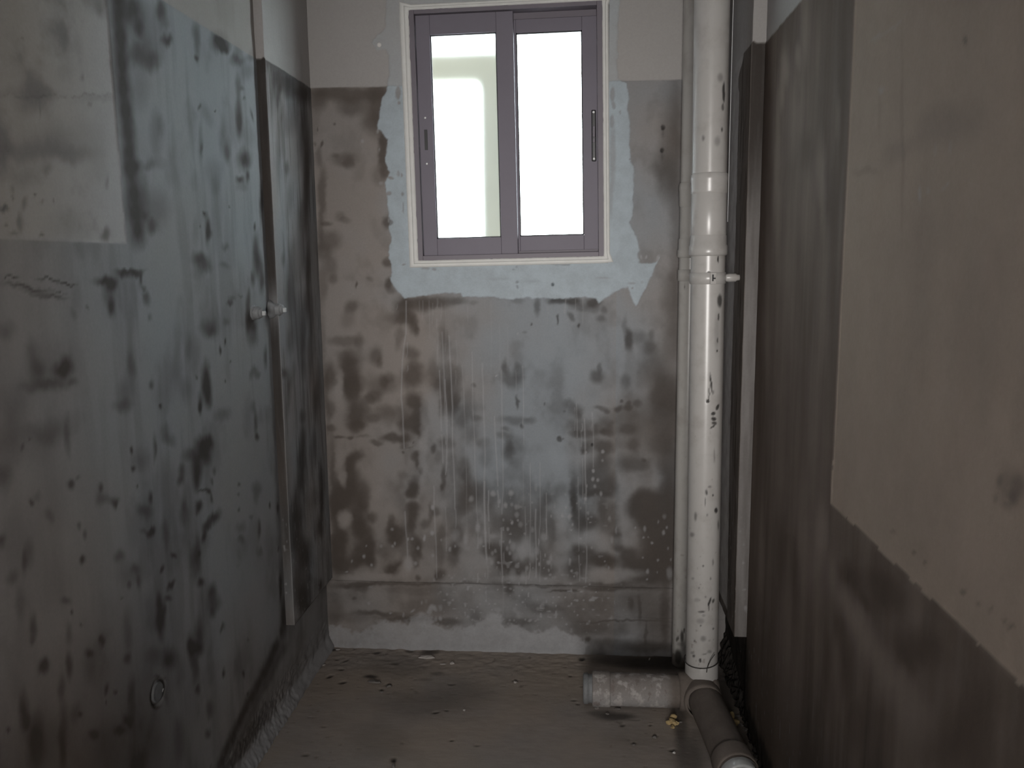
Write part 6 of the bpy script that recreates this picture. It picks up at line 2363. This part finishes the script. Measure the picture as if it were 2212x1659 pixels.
def pipe_grid(name, r, z0, z1, rows, cx_s, mat, parent, dz, seed, hi):
    nth = 110
    th = np.linspace(-np.pi, np.pi, nth)
    zs = steps((z0, z1, dz))
    ss = th * r
    S, Z = np.meshgrid(ss, zs, indexing='ij')
    Sw = S + .0012 * fbm(S, Z, .01, .01, seed, 2)
    Zw = Z + .0012 * fbm(S, Z, .01, .01, seed + 3, 2)
    d = stain(ss, zs, Sw, Zw, rows, np.zeros_like(S))
    # splashes thicken towards the floor
    lo = sstep((.75 - Z) / .7)
    spk = sstep((vnoise(S, Z, .008, .010, seed + 5) - (.86 - .16 * lo)) / .12) * sstep((1.1 - Z) / .4)
    mud = sstep((hi + .02 * fbm(S, Z, .02, .02, seed + 9, 3) - Z) / .012)
    g = np.maximum(.55 * spk, .95 * mud)
    right = sstep((S - .030) / .02) * (.35 + .3 * fbm(S, Z, .015, .05, seed + 11, 4))  # right flank coloured darker, unevenly
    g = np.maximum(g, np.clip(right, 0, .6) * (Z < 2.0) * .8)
    H = -.0006 * d
    X = (r + H) * np.sin(th)[:, None]
    Y = -(r + H) * np.cos(th)[:, None]
    co = np.stack([X, Y, Z - parent.location.z], -1).reshape(-1, 3)
    at = np.stack([d.ravel(), g.ravel(), 0 * d.ravel(), 0 * d.ravel()], 1)
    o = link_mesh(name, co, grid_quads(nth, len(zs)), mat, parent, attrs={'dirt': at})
    return o


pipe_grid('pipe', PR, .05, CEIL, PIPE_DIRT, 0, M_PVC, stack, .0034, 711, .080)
zb = STB.z
# expansion joint: upper ringed collar, sliding body, lower socket
lathe('joint_collar', [(PR, 1.648), (PR + .0035, 1.645), (PR + .0042, 1.632), (PR + .0042, 1.627), (PR + .003, 1.622), (PR + .003, 1.598), (PR + .0026, 1.592), (PR, 1.588)], M_PVC, stack, 72, Matrix.Translation((0, 0, -zb)))
lathe('joint_sleeve', [(PR, 1.592), (PR + .0014, 1.590), (PR + .0014, 1.472), (PR, 1.468)], M_PVC, stack, 72, Matrix.Translation((0, 0, -zb)))
lathe('joint_socket', [(PR, 1.474), (PR + .0030, 1.470), (PR + .0034, 1.444), (PR + .0058, 1.441), (PR + .0062, 1.424), (PR + .0058, 1.416), (PR, 1.412)], M_PVC, stack, 72, Matrix.Translation((0, 0, -zb)))
lathe('bottom_socket', [(PR, .150), (PR + .0012, .147), (PR + .002, .10), (PR + .002, .06)], M_PVC, stack, 72, Matrix.Translation((0, 0, -zb)), wob=.01)

# thin pipe behind
vent = thing('waste_pipe', (.3575, 2.7755, 0), 'slimmer white pipe running up behind the thick drain pipe', 'pipe')
pipe_grid('pipe', .0375, .0, CEIL, VENT_DIRT, 0, M_VENT, vent, .006, 751, .05)
VR = .0375
lathe('coupling', [(VR, 1.648), (VR + .003, 1.645), (VR + .0045, 1.632), (VR + .0035, 1.618), (VR + .0025, 1.575), (VR, 1.571)], M_VENT, vent, 56)
lathe('coupling', [(VR, 1.472), (VR + .003, 1.466), (VR + .003, 1.436), (VR + .0055, 1.432), (VR + .0055, 1.412), (VR, 1.408)], M_VENT, vent, 56)

# strap clamps, tightened on their pipes
CZ = 1.348 - STB.z
cl = tag(lathe('clamp', [(PR + .0003, -.017), (PR + .0030, -.016), (PR + .0030, .016), (PR + .0003, .017)], M_PVC, stack, 72, loc=(0, 0, CZ)), 'white strap clamp with a peg into the right wall')
bk = boxes('buckle', [(-.008, .010, -PR - .009, -PR - .002, -.017, .017)], M_PVC, cl, .0015)
bk.rotation_euler = (0, 0, .12)
b2 = boxes('buckle_slot', [(-.003, .001, -PR - .0100, -PR - .0085, -.008, .011), (-.001, .007, -PR - .0100, -PR - .0085, -.002, .002)], M_BLACK, cl, 0)
b2.rotation_euler = (0, 0, .12)
MX = Matrix.Rotation(math.radians(90), 4, 'Y')
lathe('wall_peg', [(0, .050), (.010, .050), (.011, .054), (.0125, .062), (.0125, .080), (.010, .084), (.0085, .0945), (0, .0945)], M_PVC, cl, 20, MX, wob=.10)
c2 = lathe('clamp', [(VR + .0003, -.019), (VR + .0035, -.018), (VR + .0035, .018), (VR + .0003, .019)], M_VENT, vent, 56, loc=(0, 0, 1.352))
lathe('wall_peg', [(0, VR), (.009, VR), (.009, .048), (0, .048)], M_VENT, c2, 16, Matrix.Rotation(math.radians(-90), 4, 'X'))

# twisted tie wire near the foot of the stack
wp = []
for k in range(41):
    a = 2 * math.pi * k / 40 - .2
    wp.append(((PR + .0045) * math.sin(a), -(PR + .0045) * math.cos(a), .008 * math.cos(a - 2.4)))
wire = thing('tie_wire', (.3809, 2.5, .157), 'thin dark tie wire looped round the foot of the thick white pipe', 'wire')
tube('loop', wp, .0014, M_WIRE, wire)
tube('loose_tail', [(.008, -PR - .005, -.018), (.009, -PR - .006, -.006), (.012, -PR - .009, .008), (.018, -PR - .012, .026), (.024, -PR - .014, .038), (.030, -PR - .013, .046)], .0012, M_WIRE, wire)

# ------------------------------------------------------------------ floor drain pipes
dr = thing('floor_drain_pipe', (.372, 2.485, 0), 'mud-caked drain elbow on the floor with one capped branch and one forward branch', 'pipe')
BX = Matrix.Rotation(math.radians(-90), 4, 'Y')      # local z -> -x
BY = Matrix.Rotation(math.radians(90), 4, 'X')       # local z -> -y
AX = Matrix.Translation((0, 0, .053))
R1 = .0505
# branch running left
pl_ = [(R1, .0)]
k = 0
zz = .02
while zz < .285:
    pl_.append((R1 + (.0006 if k % 2 else 0), zz))
    zz += .012
    k += 1
brl = lathe('left_branch', pl_ + [(R1, .290), (0, .290)], M_MUDPIPE, dr, 56, AX @ BX, wob=.008, seed=5)
lathe('left_sleeve', [(R1, .278), (R1 + .0040, .278), (R1 + .0046, .284), (R1 + .0046, .330), (R1 + .003, .334), (R1 - .004, .335)], M_MUDPIPE, dr, 56, AX @ BX, wob=.006, seed=6)
tag(lathe('end_cap', [(R1 - .004, .330), (R1 - .0065, .337), (R1 - .0065, .347), (R1 - .003, .349), (R1 - .003, .361), (R1 - .010, .364), (0, .364)], M_STUB, dr, 48, AX @ BX, wob=.012, seed=8), 'pale crusted end cap')
# elbow body
lathe('elbow', [(0, -.062), (.045, -.060), (.058, -.045), (.0595, -.02), (.0595, .055), (.0575, .062), (.052, .064)], M_MUDPIPE, dr, 56, AX @ BX, wob=.02, seed=9)
lathe('elbow_collar', [(.050, .018), (.0595, .020), (.0605, .030), (.0600, .062), (.0575, .070), (.051, .071)], M_MUDPIPE, dr, 56, Matrix.Translation((.006, 0, .053)) @ BY, wob=.015, seed=10)
lathe('riser_socket', [(.054, .0), (.0575, .02), (.0555, .040), (.050, .043)], M_MUDPIPE, dr, 56, Matrix.Translation((.010, .012, .030)), wob=.03, seed=12)
# branch running to the front
fy = [(.0525, .06), (.0525, .12), (.0520, .2), (.0525, .28), (.0525, .36), (.0525, .43)]
FR = Matrix.Translation((.008, 0, .053)) @ Matrix.Rotation(math.radians(5), 4, 'Z') @ BY
lathe('front_branch', fy, M_MUDPIPE, dr, 56, FR, wob=.012, seed=14)
lathe('front_coupling', [(.0525, .355), (.0565, .357), (.0570, .362), (.0570, .415), (.0550, .420), (.050, .421)], M_MUDPIPE, dr, 56, FR, wob=.010, seed=15)
tag(lathe('end_plug', [(.050, .418), (.048, .430), (.048, .452), (.044, .458), (.036, .452), (.034, .445), (0, .445)], M_STUBW, dr, 40, FR, wob=.05, seed=16), 'pale broken plug in the pipe mouth')
# mud packed round the joint
mu = lump('packed_mud', .066, .060, .046, M_MUDPIPE, 21, dr, (.008, .010, -.01), .20, 28, 16)

# rubble ridge in the gap along the right wall
V, Q = [], []
r = np.random.default_rng(5)
n1, n2 = 110, 9
for i in range(n1):
    y = 1.75 + (2.83 - 1.75) * i / (n1 - 1)
    hgt = .018 + .075 * max(0, (y - 2.25)) / .55 + .012 * r.random()
    wid = .014 + .014 * r.random() + .025 * max(0, (y - 2.45))
    for k in range(n2):
        t = k / (n2 - 1)
        V.append((XR + .012 - wid * (1 - t) ** .8 - (.014 * r.random() - .007 if 0 < k < n2 - 1 else 0), y + .010 * (r.random() - .5), -.004 + hgt * t ** 1.3 + .020 * (r.random() - .5) * (k > 0)))
for i in range(n1 - 1):
    for k in range(n2 - 1):
        Q.append((i * n2 + k, i * n2 + k + 1, (i + 1) * n2 + k + 1, (i + 1) * n2 + k))
tag(link_mesh('rubble_ridge', V, Q, M_DARK, None, smooth=False), 'ridge of crumbled black mortar along the foot of the right wall', 'rubble', None, 'stuff')

# ------------------------------------------------------------------ water outlets and plug on the left wall


def outlet(name, loc, label, seed, w):
    t = thing(name, loc, label, 'pipe outlet', 'capped water outlets on the left wall')
    lathe('cement_collar', [(.030, -.006), (.027, .002), (.022, .007), (.018, .012), (.0, .012)], M_STUB, t, 22, MX, wob=.22, seed=seed)
    lathe('fitting', [(.017, .0), (.018, .010), (.0185, .022), (.016, .026), (0, .026)], M_STUB, t, 22, MX, wob=.10, seed=seed + 1)
    lathe('plug_flange', [(.013, .024), (.014, .030), (.011, .033), (0, .033)], M_STUB, t, 18, MX, wob=.05, seed=seed + 2)
    tag(boxes('plug_head', [(.030, .041, -.006, .006, -.0085, .0045)], M_STUBW, t, .002), 'white square plug head')
    return t


outlet('water_outlet', (XL - .003, 2.296, 1.266), 'cement-smeared capped outlet on the left wall before the shallow pier edge', 31, 1)
o2 = outlet('water_outlet', (XLP - .016, 2.424, 1.268), 'cement-smeared capped outlet sitting on the edge of the left pier', 47, 1)
cap = thing('drain_plug', (XL - .0015, 1.640, .470), 'round grey pipe plug set low in the left wall with a chipped rim', 'plug')
lathe('disc', [(.0, .006), (.012, .0065), (.019, .005), (.0215, .006), (.0225, .0), (.023, -.01)], M_PLUG, cap, 30, MX, wob=.05, seed=51)
tag(lump('broken_rim', .002, .006, .004, M_STUBW, 53, cap, (.004, .019, -.010)), 'pale chipped piece of rim')

# ------------------------------------------------------------------ chips and crumbs on the floor
MATS = {'pale': M_PALE, 'grey': M_GREY, 'white': M_WHITE, 'dark': M_DARK}


def chip(i, x, y, w, h, ang, col, lab):
    """A broken flake: an irregular outline with a bevelled, uneven top."""
    r = random.Random(100 + i)
    n = 11
    rx, ry = w / 2, max(h * .9, w * .35) / 2
    th = min(rx, ry) * (.55 if w > .02 else .9)
    V, Q = [], []
    for ring, (s, z) in enumerate(((1.0, 0), (1.04, .35), (.82, .85), (.40, 1.0))):
        for k in range(n):
            a = 2 * math.pi * k / n
            rr = s * (.75 + .45 * random.Random(100 + i + k * 7).random())
            V.append((rx * rr * math.cos(a), ry * rr * math.sin(a), th * z * (.75 + .5 * r.random())))
    for q_ in range(3):
        for k in range(n):
            k2 = (k + 1) % n
            Q.append((q_ * n + k, q_ * n + k2, (q_ + 1) * n + k2, (q_ + 1) * n + k))
    o = link_mesh('plaster_chip' if col in ('pale', 'white') else 'mortar_crumb', V, Q, MATS[col], None, smooth=False,
                  tris=[tuple(3 * n + k for k in range(n)), tuple(range(n))[::-1]])
    o.location = (x, y, .0005)
    o.rotation_euler = (r.uniform(-.1, .1), r.uniform(-.1, .1), math.radians(-ang))
    tag(o, lab, 'plaster chip' if col in ('pale', 'white') else 'rubble', 'broken bits on the floor')


for i, c in enumerate(CHIPS):
    chip(i, *c)


def foam(name, loc, label, parts, seed):
    t = thing(name, loc, label, 'foam scrap')
    for k, (x, y, rx, ry, rz) in enumerate(parts):
        lump('flake', rx, ry, rz, M_YELLOW, seed + k, t, (x, y, 0), .45, 12, 7)
    return t


foam('foam_scrap', (.280, 2.387, 0), 'ragged yellow foam scrap in front of the capped drain pipe',
     [(0, 0, .011, .014, .008), (-.010, -.006, .010, .006, .006), (.009, -.012, .008, .007, .006), (.002, .020, .012, .006, .007), (-.001, -.026, .006, .008, .005)], 61)
foam('foam_scrap', (.462, 2.400, 0), 'two-lobed yellow foam scrap against the foot of the right wall',
     [(0, .010, .009, .014, .014), (.004, -.016, .012, .008, .010), (-.006, -.004, .006, .006, .006)], 81)

# a pale strip standing at the foot of the left wall, just entering the frame
stp = thing('wood_strip', (-.905, 1.235, .0), 'pale yellowish strip standing upright at the foot of the left wall', 'wood strip')
box('strip', -.012, .0, -.030, .030, 0, .315, simple('pale_wood', (.50, .42, .27), .6, 0, .3, .1, 30), stp, .002)
